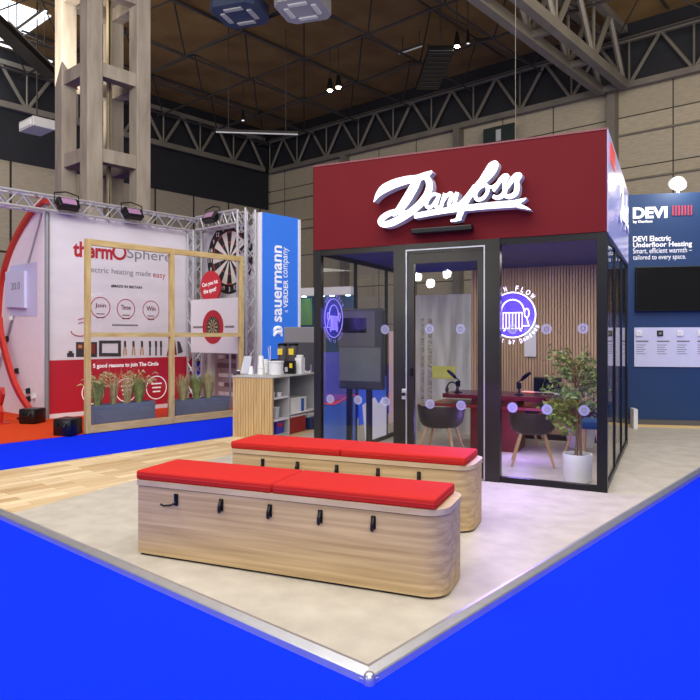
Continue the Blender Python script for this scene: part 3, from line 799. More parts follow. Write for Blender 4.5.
# potted tree
p = G(577.5, 481)
lp_ = BF.l(p)
root = thing('potted_tree', 'small leafy indoor tree in a white pot at the right front pane', 'plant', p, BA)
pot = MB().lathe([(.122, 0), (.134, .015), (.142, .275), (.130, .275), (.126, .24)], n=32).build('pot', M_white, root, True)
MB().lathe([(.001, .24), (.128, .24)], n=24, cap=False).build('soil', mat('soil', (62, 50, 36), .9, var=.3, scale=30), root)
rng = random.Random(3)
m = MB(); tips = []
for i in range(3):
    a = i*2.1; x0_, y0_ = .03*math.cos(a), .03*math.sin(a)
    pts = [(x0_, y0_, .24), (x0_*.6+.01, y0_*.7, .55), (x0_*1.2, y0_*1.4, .85), (x0_*2.4, y0_*2.4, 1.15)]
    m.tube(smooth_pts(pts, 4), [.014-.0007*j for j in range(13)], 7)
br = []
for i in range(44):
    z = rng.uniform(.54, 1.28); a = rng.uniform(0, 2*PI); R_ = (.15+.15*math.sin((z-.45)/.9*PI))*rng.uniform(.7, 1.15)
    if z < .76: a = rng.uniform(PI*.75, PI*1.25)
    st = Vector((0, 0, z-.12)); en = Vector((R_*math.cos(a), R_*math.sin(a)*.8, z+rng.uniform(-.02, .08)))
    br.append((st, en)); m.tube([st, (st+en)/2+Vector((0, 0, .03)), en], [.006, .004, .002], 5)
m.build('trunk', M_bark, root)
m = MB()
for st, en in br:
    for j in range(24):
        t = rng.uniform(.35, 1.08); c = st.lerp(en, t)+Vector((rng.gauss(0, .035), rng.gauss(0, .035), rng.gauss(0, .035)))
        d_ = Vector((rng.gauss(0, 1), rng.gauss(0, 1), rng.uniform(-1.4, .1))).normalized()
        s_ = d_.cross(Vector((rng.gauss(0, 1), rng.gauss(0, 1), rng.gauss(0, 1)))).normalized()
        if not (.06 < (root_l := lp_+Fr((0, 0, 0), -BA).w(c)*0+Vector((c.dot(Vector((math.cos(BA), math.sin(BA), 0))), c.dot(Vector((-math.sin(BA), math.cos(BA), 0))), 0))).y and root_l.x < BW-.10): continue
        L_ = rng.uniform(.045, .078); w_ = L_*.25
        m.quadlist([c, c+d_*L_*.45+s_*w_, c+d_*L_, c+d_*L_*.45-s_*w_], [(0, 1, 2, 3)])
m.build('foliage', M_leaf, root)

# ================================================================== BENCHES
BNA = -math.radians(22.4)
def bench(label, front_left, cushions, L_=2.08, hooks=(.315, .655, 1.0, 1.335, 1.665)):
    D_, Hh = .50, .495
    root = thing('bench', label, 'bench', front_left, BNA)
    def outline(z, inset=0.0, y1=D_):
        pts = [(inset, inset, z), ]
        r = .13-inset*.5
        for i in range(7): t = -PI/2+i*PI/12; pts.append((L_-inset-r+r*math.cos(t), r+inset+r*math.sin(t), z))
        for i in range(7): t = i*PI/12; pts.append((L_-inset-r+r*math.cos(t), y1-inset-r+r*math.sin(t), z))
        pts.append((inset, y1-inset, z)); return pts
    MB().prism(outline(.0, .02), (0, 0, .02)).build('plinth', M_black, root)
    MB().prism(outline(.015, .006), (0, 0, Hh-.055)).build('body', M_oak, root, True)
    MB().prism(outline(Hh-.043, .012), (0, 0, .008)).build('shadow_gap', M_shell, root)
    MB().prism(outline(Hh-.035, 0), (0, 0, .035)).build('lid', M_oak_edge, root, True)
    for i in range(5):
        x = hooks[i]; m = MB()
        m.box(x-.014, x+.014, -.006, .007, .355, .43, .003)
        hk = m.build('hook', M_black, root)
        o_ = MB()
        if i == 0: o_.tube([(x, -.006, .375), (x-.02, -.03, .362), (x-.055, -.055, .362), (x-.075, -.062, .372)], .007, 7)
        else: o_.tube([(x, -.004, .42), (x, -.022, .39), (x, -.026, .362), (x, -.02, .352)], .010, 7)
        o_.build('peg', M_black, hk)
    fr = Fr(front_left, BNA)
    for j, (lab, x0, x1) in enumerate(cushions):
        c = thing('seat_cushion', lab, 'cushion', fr.w((x0, .004, Hh)), BNA, 'red bench cushions')
        t = bmesh.new(); bmesh.ops.create_cube(t, size=1)
        w_ = x1-x0; dd = .445
        for v in t.verts: v.co = Vector((w_/2+v.co.x*w_, dd/2+v.co.y*dd, .03+v.co.z*.06))
        bmesh.ops.bevel(t, geom=list(t.edges), offset=.016, segments=3, affect='EDGES', profile=.6)
        mm = MB(); mm.merge(t); mm.build('pad', M_cushion, c, True)
        loop = [(.012, .0, .03), (w_-.012, .0, .03), (w_, .012, .03), (w_, dd-.012, .03), (w_-.012, dd, .03), (.012, dd, .03), (0, dd-.012, .03), (0, .012, .03)]
        MB().tube(loop, .0035, 6, closed=True).build('piping', mat('red_piping', (176, 26, 22), .8), c)
p1 = G(136.8, 554.6); p1.z = 0
bench('pale oak storage bench in front, nearest the camera, with red cushions', p1, [('red seat cushion on the left half of the front bench', -.012, 1.003), ('red seat cushion on the right half of the front bench', 1.010, 2.025)])
bd = Vector((math.cos(BNA), math.sin(BNA), 0)); bn = Vector((-math.sin(BNA), math.cos(BNA), 0))
p2 = p1 + bn*1.26 - bd*.075
pl = G(231.5, 448.5, .495)
p2 = Vector((pl.x, pl.y, 0))
bench('pale oak storage bench behind the front one, beside the booth', p2, [('red seat cushion on the left half of the rear bench', -.012, .985), ('red seat cushion on the right half of the rear bench', .992, 1.985)], 2.035, (.30, .62, .965, 1.31, 1.635))

# ================================================================== COUNTER WITH DRINKS
ca = G(233, 438); CZ = .868
pL = Vector(W(231.5, 375.3, (H-CZ)*F/(375.3-HV))); pR = Vector(W(273, 377, (H-CZ)*F/(377-HV)))
pB = Vector(W(313, 371, (H-CZ)*F/(371-HV)))
cang = math.atan2((pR-pL).y, (pR-pL).x)
CA = BA
CF = Fr((pR.x, pR.y, 0), CA)                        # local: end panel on y=0 from x=-CW to 0, open side on x=0 running +y
CW = .675; CL = CF.onX(315, 371, 0.0).y+.12
ctr_ = thing('drinks_counter', 'grey open-sided counter with a ribbed wood end panel, left of booth', 'counter', CF.o, CA)
MB().box(-CW-.03, .02, -.02, CL, CZ-.02, CZ, .004).build('worktop', M_greylam, ctr_)
MB().box(-CW, -.0, .0, .02, 0, CZ-.02).build('end_panel', M_slatgap, ctr_)
m = MB(); n = 15
for i in range(n): m.box(-CW+i*CW/n+.004, -CW+(i+1)*CW/n-.004, -.012, .0, 0.0, CZ-.02)
m.build('ribbed_panel', M_bamboo, ctr_)
yd = CF.onX(289, 400, 0).y
MB().box(-CW, -CW+.02, .02, CL-.02, 0, CZ-.02).build('back_panel', M_greylam, ctr_)
for y in (yd, CL-.04): MB().box(-CW+.02, 0, y, y+.02, 0, CZ-.02).build('divider', M_greylam, ctr_)
MB().box(-CW+.02, -.01, .02, yd, 0, .05).build('base_board', M_greylam, ctr_)
zs1, zs2 = CF.onX(280, 397.5, 0).z, CF.onX(280, 419.5, 0).z
for z in (zs1, zs2): MB().box(-CW+.02, -.01, .02, yd, z-.02, z).build('shelf', M_whitem, ctr_)
zs3 = CF.onX(300, 412, 0).z
MB().box(-CW+.02, -.01, yd+.02, CL-.04, zs3-.02, zs3).build('shelf', M_whitem, ctr_)
def onc(x, u): # a spot on the counter whose column in the photo is u, at local depth line x
    return CF.onX(u, 374, x).y
def lathe_thing(name, label, cat, loc, parts, group=None):
    root = thing(name, label, cat, loc, CA, group)
    for nm, prof, mt in parts: MB().lathe(prof, n=20).build(nm, mt, root, True)
    return root
def CP(u, v, z=CZ): return G(u, v, z)
sc_ = CP(276, 374).y/F                              # metres per pixel on the counter
def spot(u, v): p = CP(u, v); return Vector((p.x, p.y, CZ))
lathe_thing('sugar_tin', 'tiny dark tin with a pale lid at the left end of the counter', 'tin', spot(238.5, 374.3), [('tin', [(.028, 0), (.028, .05)], M_shell), ('lid', [(.029, .05), (.029, .062), (.01, .064)], M_white)])
root = thing('leaflet_holder', 'clear slanted leaflet holder on the left end of the counter', 'leaflet holder', spot(244.5, 373.5), CA+.3)
MB().prism([(-.07, 0, 0), (.07, 0, 0), (.10, .05, .26), (-.02, .05, .26)], (0, .008, 0)).build('plate', M_clear, root)
MB().box(-.07, .07, -.02, .06, 0, .008).build('foot', M_clear, root)
lathe_thing('upturned_cup', 'white cone-shaped paper cup upturned beside the leaflet holder', 'cup', spot(251, 374.2), [('cup', [(.045, 0), (.026, .12), (.02, .122)], M_white), ('rim', [(.045, 0), (.049, .003), (.045, .008)], M_white)])
lathe_thing('cup_stack', 'tall stack of white paper cups beside the white bucket', 'cups', spot(261, 374.4), [('cup', [(.052, 0), (.05, .10), (.045, .12), (.04, .24), (.03, .25)], M_white), ('rim', [(.055, .09), (.058, .096), (.055, .102)], M_white), ('top_cup', [(.042, .22), (.034, .275), (.02, .278)], M_white)])
lathe_thing('cup_stack', 'short narrow stack of white cups behind the tall cup stack', 'cups', spot(265.5, 372.8), [('cup', [(.05, 0), (.046, .2), (.03, .21)], M_white), ('rim', [(.053, .13), (.055, .136), (.053, .142)], M_white)])
root = thing('stirrer_glass', 'clear glass of long stirrers behind the white bucket', 'stirrers', spot(270, 371.2), CA)
MB().lathe([(.03, 0), (.035, .12), (.033, .12), (.028, .01)], n=16).build('glass', M_clear, root, True)
m = MB()
for i in range(6): m.tube([(.01*math.cos(i), .01*math.sin(i), .01), (.02*math.cos(i*1.3)-.01, .02*math.sin(i*2), .36+.01*i)], .004, 5)
m.build('stirrer', M_lilac, root)
root = lathe_thing('white_bucket', 'white round bucket tub in the middle of the counter', 'bucket', spot(276, 375.2), [('tub', [(.085, 0), (.1, .015), (.108, .17), (.112, .2), (.1, .2), (.09, .03)], M_white), ('rim', [(.110, .185), (.118, .19), (.118, .205), (.105, .205)], M_white)])
root = thing('card_terminal', 'black slanted card box behind the white bucket', 'card box', spot(273.5, 370.2), CA+.5)
MB().prism([(-.06, -.03, 0), (.07, -.03, 0), (.07, .05, 0), (-.06, .05, 0)], (0, 0, .18)).build('case', M_black, root)
MB().box(-.05, .06, -.034, -.03, .10, .17).build('screen', M_screen, root)
M_yel = mat('yellow_label', (228, 200, 50), .6)
for i, (u, lab) in enumerate(((282.5, 'tall drink dispenser with yellow label and black lid behind the bucket'), (293.5, 'tall drink dispenser with yellow label beside the white carton cups'))):
    root = thing('drink_dispenser', lab, 'dispenser', spot(u, 370.5), CA, 'juice dispensers on the counter')
    MB().lathe([(.07, .16), (.075, .18), (.075, .40), (.07, .41)], n=20).build('canister', film_mat('smoky_plastic_%d' % i, (88, 80, 74), .8), root, True)
    MB().lathe([(.08, .41), (.082, .44), (.03, .455)], n=20).build('lid', M_black, root, True)
    MB().box(-.06, .06, -.06, .06, 0, .16, .008).build('base', M_black, root)
    MB().box(-.045, .045, -.08, -.072, .26, .36).build('yellow_label', M_yel, root)
    MB().tube([(0, -.06, .13), (0, -.09, .12), (0, -.09, .09)], .01, 8).build('tap', M_alu, root)
root = thing('coffee_tin', 'black boxed coffee tin with a yellow tag in front of the dispensers', 'tin', spot(290, 373.8), CA)
MB().box(-.09, .09, -.03, .03, 0, .20, .006).build('box', M_black, root)
MB().box(.01, .06, -.034, -.03, .09, .16).build('tag', M_yel, root)
MB().box(-.07, -.02, -.034, -.03, .03, .10).build('pale_tag', M_greylam, root)
root = thing('cup_stack', 'square white stack of carton cups near the right end of the counter', 'cups', spot(300, 373.5), CA)
MB().prism([(-.055, -.055, 0), (.055, -.055, 0), (.055, .055, 0), (-.055, .055, 0)], (0, 0, .24)).build('carton', M_white, root)
MB().lathe([(.05, .24), (.056, .25), (.056, .275), (.04, .28)], n=18).build('top_cup', M_white, root, True)
root = thing('sachet_tray', 'flat white sachet tray at the right end of the counter', 'tray', spot(307.5, 372.3), CA)
MB().box(-.05, .05, -.03, .03, 0, .012).build('base', M_white, root)
for a in (-1, 1): MB().box(a*.05-.004, a*.05+.004, -.03, .03, .012, .035).build('side', M_white, root)
# shelf contents
def inbay(x, u, v): p = CF.onX(u, v, x); return p
def cpos(x, y, z): return CF.w((x, y, z))
yy = yd*.55
for i, (lab, x, y, z, r, h) in enumerate((
    ('white plastic cup lying in the upper counter shelf', -.12, yd*.35, zs1, .05, .07),
    ('second white plastic cup on the upper counter shelf, nearer the divider', -.10, yd*.72, zs1, .045, .055),
    ('clear ribbed cup stack on the middle counter shelf', -.12, yd*.6, zs2, .06, .16))):
    lathe_thing('plastic_cup', lab, 'cup', cpos(x, y, z), [('cup', [(r*.75, 0), (r, h), (r*.92, h), (r*.7, .008)], M_clear if i == 2 else M_white), ('rim', [(r, h-.006), (r*1.06, h), (r, h+.004)], M_white)])
root = thing('blue_packet', 'blue and red packet at the bottom of the narrow counter bay', 'packet', cpos(-.14, yd*.6, .05), CA)
MB().box(-.1, .1, -.10, .10, 0, .19, .012).build('packet', mat('indigo_pack', (40, 44, 170), .4), root)
MB().box(.098, .104, -.08, .06, .10, .15).build('red_label', M_redprint, root)
ym = (yd+CL)/2
root = thing('cleaning_tub', 'white plastic tub with a blue strip on the wide counter shelf', 'tub', cpos(-.17, yd+.35, zs3), CA)
MB().prism([(-.13, -.22, 0), (.13, -.22, 0), (.13, .22, 0), (-.13, .22, 0)], (0, 0, .19)).build('tub', M_white, root)
MB().box(.13, .136, .06, .14, .0, .2).build('blue_strip', mat('mid_blue', (40, 100, 190), .5), root)
MB().box(-.14, .14, -.23, .23, .19, .21, .006).build('lid', M_white, root)
root = thing('red_crate', 'red crate at the bottom of the wide counter bay', 'crate', cpos(-.2, yd+.30, 0), CA)
MB().box(-.17, .17, -.24, .24, 0, .24, .01).build('crate', mat('crate_red', (150, 24, 30), .5), root)
MB().box(-.18, .18, -.25, .25, .24, .262, .008).build('lid', M_whitem, root)
root = thing('water_box', 'dark blue box at the far end of the wide counter bay', 'box', cpos(-.15, yd+.82, 0), CA)
MB().box(-.15, .15, -.20, .20, 0, .18, .01).build('box', mat('ink_blue', (24, 44, 100), .5), root)
MB().box(-.10, .10, -.19, .15, .18, .26, .01).build('white_pack', M_white, root)

# grey cabinet and hot drinks machine behind the counter
p = W(298.5, 327, 11.6)
root = thing('grey_cabinet', 'tall flat grey cabinet standing behind the drinks counter', 'cabinet', (p.x, 11.6, ZC), HA+.25)
hz = p.z-ZC
MB().box(-.30, .34, 0, .4, 0, hz, .01).build('carcass', mat('warm_grey', (124, 122, 120), .6), root)
MB().box(-.26, .32, -.006, 0, .1, hz-.27).build('door', mat('charcoal_door', (66, 66, 68), .6), root)
MB().box(.26, .28, -.03, -.006, hz*.45, hz*.6).build('handle', M_alu, root)

# ================================================================== HEATING STAND ON THE LEFT (banner, trusses, timber frame)
xb = HF.onZ(48, 419.5, ZC).x
yb0 = HF.onX(46.5, 300, xb).y; yb1 = HF.onX(194, 300, xb).y
zbt = HF.onX(47, 211, xb).z
zred = HF.onX(48, 360.5, xb).z
Rr = Vector((0, 1, 0)); Uu = Vector((0, 0, 1))
ban = thing('banner_wall', 'long white and red printed fabric wall of the stand at left', 'banner', (0, 0, 0), HA)
MB().box(xb-.06, xb, yb0, yb1, zred, zbt).build('white_panel', mat('white_fabric', (214, 208, 214), .7, var=.05, scale=1.2, stretch=(1, 1, 4)), ban)
MB().box(xb-.06, xb, yb0+.03, yb1, ZC+.09, zred).build('red_panel', M_redprint, ban)
MB().box(xb-.07, xb+.01, yb0, yb1, ZC+.012, ZC+.09).build('base_rail', M_whitem, ban)
MB().tube([(xb+.02, yb0+.0, ZC+.012), (xb+.02, yb0+.0, zbt+.05)], .04, 10).build('edge_pole', mat('grey_pole', (138, 140, 142), .4, .4), ban)
e1 = xb+.004
def bX(u, v, c=e1): return HF.onX(u, v, c)
def line_text(mb, body, u0, v0, u1, h_px, c=e1, bold=0.0, fr=bX, R=Rr):
    p, q = fr(u0, v0, c), fr(u1, v0, c); w_ = (q-p).dot(R)
    hh = fr(u0, v0-h_px, c).z-p.z
    text_into(mb, body, p, R, Uu, w_, hh, bold=bold, ext=0)
m = MB(); line_text(m, 'therm', 73, 256.5, 112.5, 16, bold=.035)
c = bX(119.4, 252.3); r = (bX(119.4, 245.6).z-c.z)
m.disc(c, Rr, Uu, r*1.18, n=40, r0=r*.78)
m.build('red_lettering', M_redtext, ban)
m = MB(); line_text(m, 'Sphere', 127, 261, 171, 13.5); line_text(m, 'Electric heating made', 85, 273.5, 151, 7.6); m.build('grey_lettering', M_greytext, ban)
m = MB(); line_text(m, 'easy', 153, 279, 165.5, 5.6); 
m.build('red_lettering', M_redtext, ban)
m = MB(); line_text(m, '#MADE IN BRITAIN', 111, 287.5, 142, 3.2, bold=.03)
m.build('dark_lettering', M_darktext, ban)
m = MB(); m2 = MB()
for u, v, r_, t in ((100.5, 307.5, 10.6, 'Join'), (126, 309, 10, 'Throw'), (151, 310, 9.4, 'Win')):
    c = bX(u, v); r = bX(u, v-r_).z-c.z
    m.disc(c, Rr, Uu, r, n=40, r0=r*.92)
    text_into(m2, t, c+Vector((.001, 0, .03)), Rr, Uu, r*1.1, r*.5, bold=.02, center=True)
    for kk in range(2): m2.obox(c+Vector((.001, 0, -.12-.07*kk)), (.0005, 0, 0), (0, r*.4, 0), (0, 0, .008))
m.build('ring_print', M_redtext, ban); m2.build('dark_lettering', mat('plum_print', (116, 46, 64), .6), ban)
m = MB()
pa, pb = bX(112, 325), bX(138, 325.5)
m.box(e1, e1+.001, pa.y, pb.y, pa.z-.015, pa.z+.015); m.build('caption_line', M_greytext, ban)
# tools along the lower edge of the white print
m = MB(); tool = MB(); grip = MB()
def bpoly(pts, mbx, c=e1+.001): mbx.face([bX(u, v, c) for u, v in pts])
def brect(u0, v0, u1, v1, mbx, c=e1+.001): bpoly([(u0, v0), (u1, v0), (u1, v1), (u0, v1)], mbx, c)
brect(67, 353, 74, 357, m); brect(68.5, 351, 72.5, 353, m)
brect(76, 342, 84.5, 357, m); brect(88, 342, 97, 357, m)
for a in ((99, 340.5, 121, 343.5), (99, 353, 121, 356.5), (99, 343.5, 102, 353), (118, 343.5, 121, 353)): brect(*a, m)
for u in (125, 133.5, 142, 150, 156, 161):
    bpoly([(u-1.2, 341), (u+1.0, 341), (u+1.2, 347), (u-1.0, 347)], m)
    if u < 145:
        bpoly([(u-1.2, 347), (u-.2, 347), (u-.8, 355.5), (u-2, 355)], grip); bpoly([(u+.2, 347), (u+1.2, 347), (u+2.0, 355), (u+.8, 355.5)], grip)
    else: bpoly([(u-.8, 347), (u+.8, 347), (u+.8, 355.5), (u-.8, 355.5)], m)
bpoly([(170, 340), (175, 340), (177, 355), (166.5, 356)], tool); bpoly([(177, 341), (180, 342), (183, 352), (178, 354)], m)
bpoly([(77.5, 344), (83, 344), (83, 349), (77.5, 349)], tool, e1+.002); bpoly([(89.5, 344), (95, 344), (95, 354), (89.5, 354)], tool, e1+.002)
bpoly([(78.5, 345), (82, 345), (82, 348), (78.5, 348)], grip, e1+.003)
m.build('tool_print', M_darktext, ban); tool.build('case_print', mat('maroon_print', (124, 44, 40), .6), ban); grip.build('grip_print', mat('amber_print', (176, 134, 74), .6), ban)
# hand drawn arrow
m = MB()
arc_ = [bX(80+9*math.cos(a), 331+5*math.sin(a), e1+.004) for a in [i*.35 for i in range(-2, 10)]]
m.tube(arc_, .008, 5); 
for v in (318, 322): m.tube([bX(78, v+1.5, e1+.004), bX(84, v, e1+.004)], .006, 5)
m.build('arrow_print', M_redtext, ban)
m = MB(); line_text(m, '5 good reasons to join The Circle', 93, 369.4, 158.5, 5.6, bold=.03)
for u, v, r_ in ((93, 392.5, 11.8), (126.5, 390, 12), (156.5, 387.5, 11.8)):
    c = bX(u, v); r = bX(u, v-r_).z-c.z; m.disc(c, Rr, Uu, r, n=40, r0=r*.92)
    if u < 165:
        for kk in range(3): m.obox(c+Vector((.001, 0, .08-.08*kk)), (.0005, 0, 0), (0, r*(.5, .42, .36)[kk], 0), (0, 0, .014))
m.build('white_lettering', M_whitetext, ban)

# return wall at the left with the big red rimmed curve, on the end of the banner (plane y = yb0)
yE = yb0-.02
def eY(u, v, c=yE): return HF.onY(u, v, c)
end = thing('curved_wall', 'white curved end wall with a red rim at the left edge', 'wall panel', (0, 0, 0), HA)
arcpx = smooth_pts([(46, 203.5), (40, 208), (33, 216), (25, 228), (17, 243), (10, 261), (5, 280), (2.5, 300), (1, 330), (-2, 370), (-8, 400), (-14, 414)], 4)
outl = [eY(u, v) for u, v in arcpx]
z_end = ZC+.012
b0 = eY(-14, 413); b0 = Vector((outl[-1].x, yE, z_end)); b1 = Vector((xb-.06, yE, z_end))
MB().prism(outl+[b0, b1, Vector((xb-.06, yE, outl[0].z))], (0, .06, 0)).build('panel', mat('white_shell', (226, 218, 226), .5, var=.03), end)
rim = MB(); RP = [eY(u, v) for u, v in arcpx]; ro = []
for i, p in enumerate(RP):
    dd_ = (RP[min(i+1, len(RP)-1)]-RP[max(i-1, 0)]).normalized()
    ro.append(p+Vector((dd_.z, 0, -dd_.x))*(-.085 if False else .085)*(1 if dd_.z*1 < 0 and False else -1))
if ro[10].x > RP[10].x: ro = [p*2-q for p, q in zip(RP, ro)]
fw = Vector((0, -.08, 0))
for i in range(len(RP)-1): rim.prism([RP[i]+fw, RP[i+1]+fw, ro[i+1]+fw, ro[i]+fw], (0, .16, 0))
M_rim = mat('tomato_red', (182, 42, 26), .4, var=.04)
rim.build('red_rim', M_rim, end)
# thermostat picture
m = MB(); m.face([eY(u, v, yE-.006) for u, v in ((10, 266), (37, 262), (37, 316), (10, 316))]); m.build('lilac_print', mat('lilac_print', (196, 196, 228), .5), end)
q_ = [eY(u, v, yE-.01) for u, v in ((8, 272), (27, 271), (27, 308), (8, 307))]
dev = MB().prism(q_, (0, -.05, 0)).build('thermostat', mat('device_white', (206, 208, 236), .4), end)
m = MB(); text_into(m, '20.0', eY(11, 290, yE-.064), Vector((1, 0, 0)), Uu, (eY(22, 290, yE).x-eY(11, 290, yE).x)*.8, .13); m.build('digits', M_greytext, dev)
m = MB()
for u, v in ((6.5, 339), (16.5, 371), (28, 391), (28.5, 399)): 
    c = eY(u, v, yE-.03); m.obox(c, (.03, 0, .01), (0, .03, 0), (-.01, 0, .045))
m.build('black_knob', M_black, end)
m = MB()
for u, v in ((10.5, 318), (9, 363), (33.5, 396), (24.5, 393)):
    c = eY(u, v, yE-.03); m.obox(c, (.03, 0, .0), (0, .03, 0), (.01, 0, .04))
m.build('white_knob', M_white, end)
# red arc standing in front of the end wall
arc2 = smooth_pts([(-3, 318), (-1, 335), (4, 357), (11, 380), (19, 397), (27, 409)], 4)
strip = thing('red_arc', 'slim curved red strip standing before the white end wall', 'decoration', (0, 0, 0), HA)
m = MB(); wv = 2.4
A_ = [(eY(u-wv/2, v+.8, yE-.25), eY(u+wv/2, v-.8, yE-.25)) for u, v in arc2]
for (a, b), (c, d) in zip(A_, A_[1:]): m.prism([a, b, d, c], (0, .08, 0))
m.build('band', M_rim, strip)
ft = eY(27, 411, yE-.25); MB().box(ft.x-.18, ft.x+.18, yE-.35, yE-.1, ZC+.012, ZC+.05).build('foot', M_black, strip)
fig = thing('red_cutout', 'small red cut-out shape at the picture edge on the red carpet', 'cut-out', HF.w(eY(-3, 399, yE-.8)*1) , HA)
fig.location.z = ZC+.012
MB().prism([(-.05, 0, 0), (.12, 0, 0), (.16, 0, .2), (.1, 0, .3), (.22, 0, .5), (.18, 0, .62), (.08, 0, .42), (.02, 0, .62), (-.1, 0, .5), (-.12, 0, .2)], (0, .05, 0)).build('cutout', M_rim, fig)
MB().box(-.15, .2, -.1, .15, 0, .02).build('foot', M_rim, fig)

# trusses of the stand
M_truss = mat('silver_truss', (196, 196, 200), .35, .6, var=.05)
def box_truss(name, label, p, q, size, bays, group=None, r=.026):
    p = Vector(p); q = Vector(q); d = q-p; root = thing(name, label, 'truss', (0, 0, 0), HA, group)
    if abs(d.normalized().z) > .9: a, b = Vector((1, 0, 0)), Vector((0, 1, 0))
    else: a = d.cross(Vector((0, 0, 1))).normalized(); b = Vector((0, 0, 1))
    cs = [(a*i+b*j)*size/2 for i, j in ((-1, -1), (1, -1), (1, 1), (-1, 1))]
    for c in cs: MB().tube([p+c, q+c], r, 8).build('chord', M_truss, root)
    m = MB()
    for i in range(bays):
        for k_ in range(4):
            c0_, c1_ = cs[k_], cs[(k_+1) % 4]
            s0, s1 = p+d*(i/bays), p+d*((i+1)/bays)
            if i % 2: c0_, c1_ = c1_, c0_
            m.tube([s0+c0_, s1+c1_], r*.5, 5, False)
    m.build('lacing', M_truss, root)
    return root
zt0 = HF.onX(60, 206, xb).z
box_truss('box_truss', 'silver box truss along the top of the long printed wall', (xb, yb0-3.4, zt0), (xb, yb1+.1, zt0), .26, 30)
yD = yb1+.02
xe = HF.onY(253, 300, yD).x
zt1 = HF.onY(225, 220, yD).z
zt1 = zt0
box_truss('box_truss', 'short silver box truss above the dartboard print', (xb+.3, yD-.05, zt1), (xe-.3, yD-.05, zt1), .26, 10)
box_truss('truss_upright', 'silver upright truss at the right end of the dartboard wall', (xe-.14, yD-.05, ZC), (xe-.14, yD-.05, zt1+.13), .24, 16)
box_truss('truss_upright', 'silver upright truss in the inner corner beside the long printed wall', (xb+.16, yD-.12, ZC), (xb+.16, yD-.12, zt1-.14), .20, 16)
# floodlights clamped to the truss
def flood(label, u, v, plane):
    p = HF.onX(u, v, xb+.16) if plane == 'x' else HF.onY(u, v, yD-.2)
    root = thing('floodlight', label, 'floodlight', HF.w(p), HA + (PI/2 if plane == 'x' else 0), 'floodlights on the silver truss')
    t = MB().box(-.19, .19, -.10, .04, -.105, .105, .02).xform(Matrix.Rotation(-.6, 4, 'X')).build('housing', M_black, root)
    MB().box(-.13, .13, -.112, -.10, -.065, .065).xform(Matrix.Rotation(-.6, 4, 'X')).build('lens', M_flood, root)
    MB().tube([(-.22, 0, 0), (-.22, .02, .2), (0, .04, .25), (.22, .02, .2), (.22, 0, 0)], .014, 6).build('bracket', M_black, root)
    return root
flood('black floodlight on the truss at the upper left end', 67, 205.5, 'x')
flood('black floodlight on the truss above the grey lettering', 132, 215, 'x')
flood('black floodlight on the truss above the dartboard print', 212, 218.5, 'y')

# dartboard wall (plane y = yD) seen face on
dwall = thing('dartboard_wall', 'printed wall with a huge dartboard beside the azure tower', 'banner', (0, 0, 0), HA)
ef = yD+.16
MB().box(xb+.05, xe-.02, ef, ef+.05, ZC+.012, zt1-.14).build('panel', mat('grey_fabric', (196, 192, 200), .7, var=.05, scale=1.5), dwall)
def dY(u, v, c=ef-.004): return HF.onY(u, v, c)
def dartboard(root, c, R0, mats, n=48):
    Xv, Zv = Vector((1, 0, 0)), Vector((0, 0, 1)); off = lambda k_: Vector((0, -.002*k_, 0))
    MB().disc(c, Xv, Zv, R0, n=n).build('board', mats[0], root)
    m = MB(); m3 = MB()
    for i in range(20):
        a0_ = (i-.5)*2*PI/20; a1_ = a0_+2*PI/20
        if i % 2 == 0: m.disc(c+off(1), Xv, Zv, R0*.74, n=4, r0=R0*.09, a0=a0_, a1=a1_)
        else: m3.disc(c+off(2), Xv, Zv, R0*.75, n=4, r0=R0*.70, a0=a0_, a1=a1_); m3.disc(c+off(2), Xv, Zv, R0*.46, n=4, r0=R0*.42, a0=a0_, a1=a1_)
    m.build('pale_segment', mats[1], root)
    if mats[2]: 
        m3.disc(c+off(3), Xv, Zv, R0*.05, n=16); m3.build('red_segment', mats[2], root)
    m = MB()
    for i in range(20):
        a = i*2*PI/20; num = str((6, 13, 4, 18, 1, 20, 5, 12, 9, 14, 11, 8, 16, 7, 19, 3, 17, 2, 15, 10)[i])
        text_into(m, num, c+Xv*R0*.87*math.cos(a)+Zv*R0*.87*math.sin(a)+off(2), Xv, Zv, R0*.07*len(num), R0*.13, bold=.03, center=True)
    m.build('numbers', mats[1], root)
M_cream = mat('cream_print', (208, 200, 194), .6); M_ink = mat('ink_print', (26, 24, 30), .6, var=.1)
c = dY(229.5, 258); R0 = dY(229.5, 222).z-c.z
dartboard(dwall, c, R0, (M_ink, M_cream, mat('rust_print', (150, 60, 56), .6)))
# round red sign and roll-up poster in front
c = HF.onY(210, 287, yD-.02-.12)
rs = thing('round_red_sign', 'round red sign with white slanted words before the dartboard print', 'sign', HF.w(c), HA)
Rs = HF.onY(210, 271.5, yD-.14).z-c.z
Rs = Rs*1.04
MB().prism([(Rs*math.cos(i*2*PI/36), 0, Rs*math.sin(i*2*PI/36)) for i in range(36)], (0, .03, 0)).build('disc', mat('sign_red', (194, 28, 44), .5), rs)
MB().box(-.03, .03, .03, .10, -c.z+ZC+.012, -Rs*.3).build('post', M_greylam, rs)
m = MB(); rt, ut = Vector((math.cos(.12), 0, math.sin(.12))), Vector((-math.sin(.12), 0, math.cos(.12)))
text_into(m, 'Can you hit', Vector((0, -.004, Rs*.20)), rt, ut, Rs*1.6, Rs*.32, bold=.03, center=True)
text_into(m, 'the spot?', Vector((0, -.004, -Rs*.24)), rt, ut, Rs*1.3, Rs*.36, bold=.03, center=True)
m.build('lettering', M_whitetext, rs)
yP = yD-.55
pa, pb, pc_ = HF.onY(191, 300, yP), HF.onY(238, 300, yP), HF.onY(215, 353, yP)
po = thing('dart_poster', 'white game poster with a red dartboard hung before the sponsor wall', 'poster', HF.w(((pa.x+pb.x)/2, yP, ZC+.012)), HA)
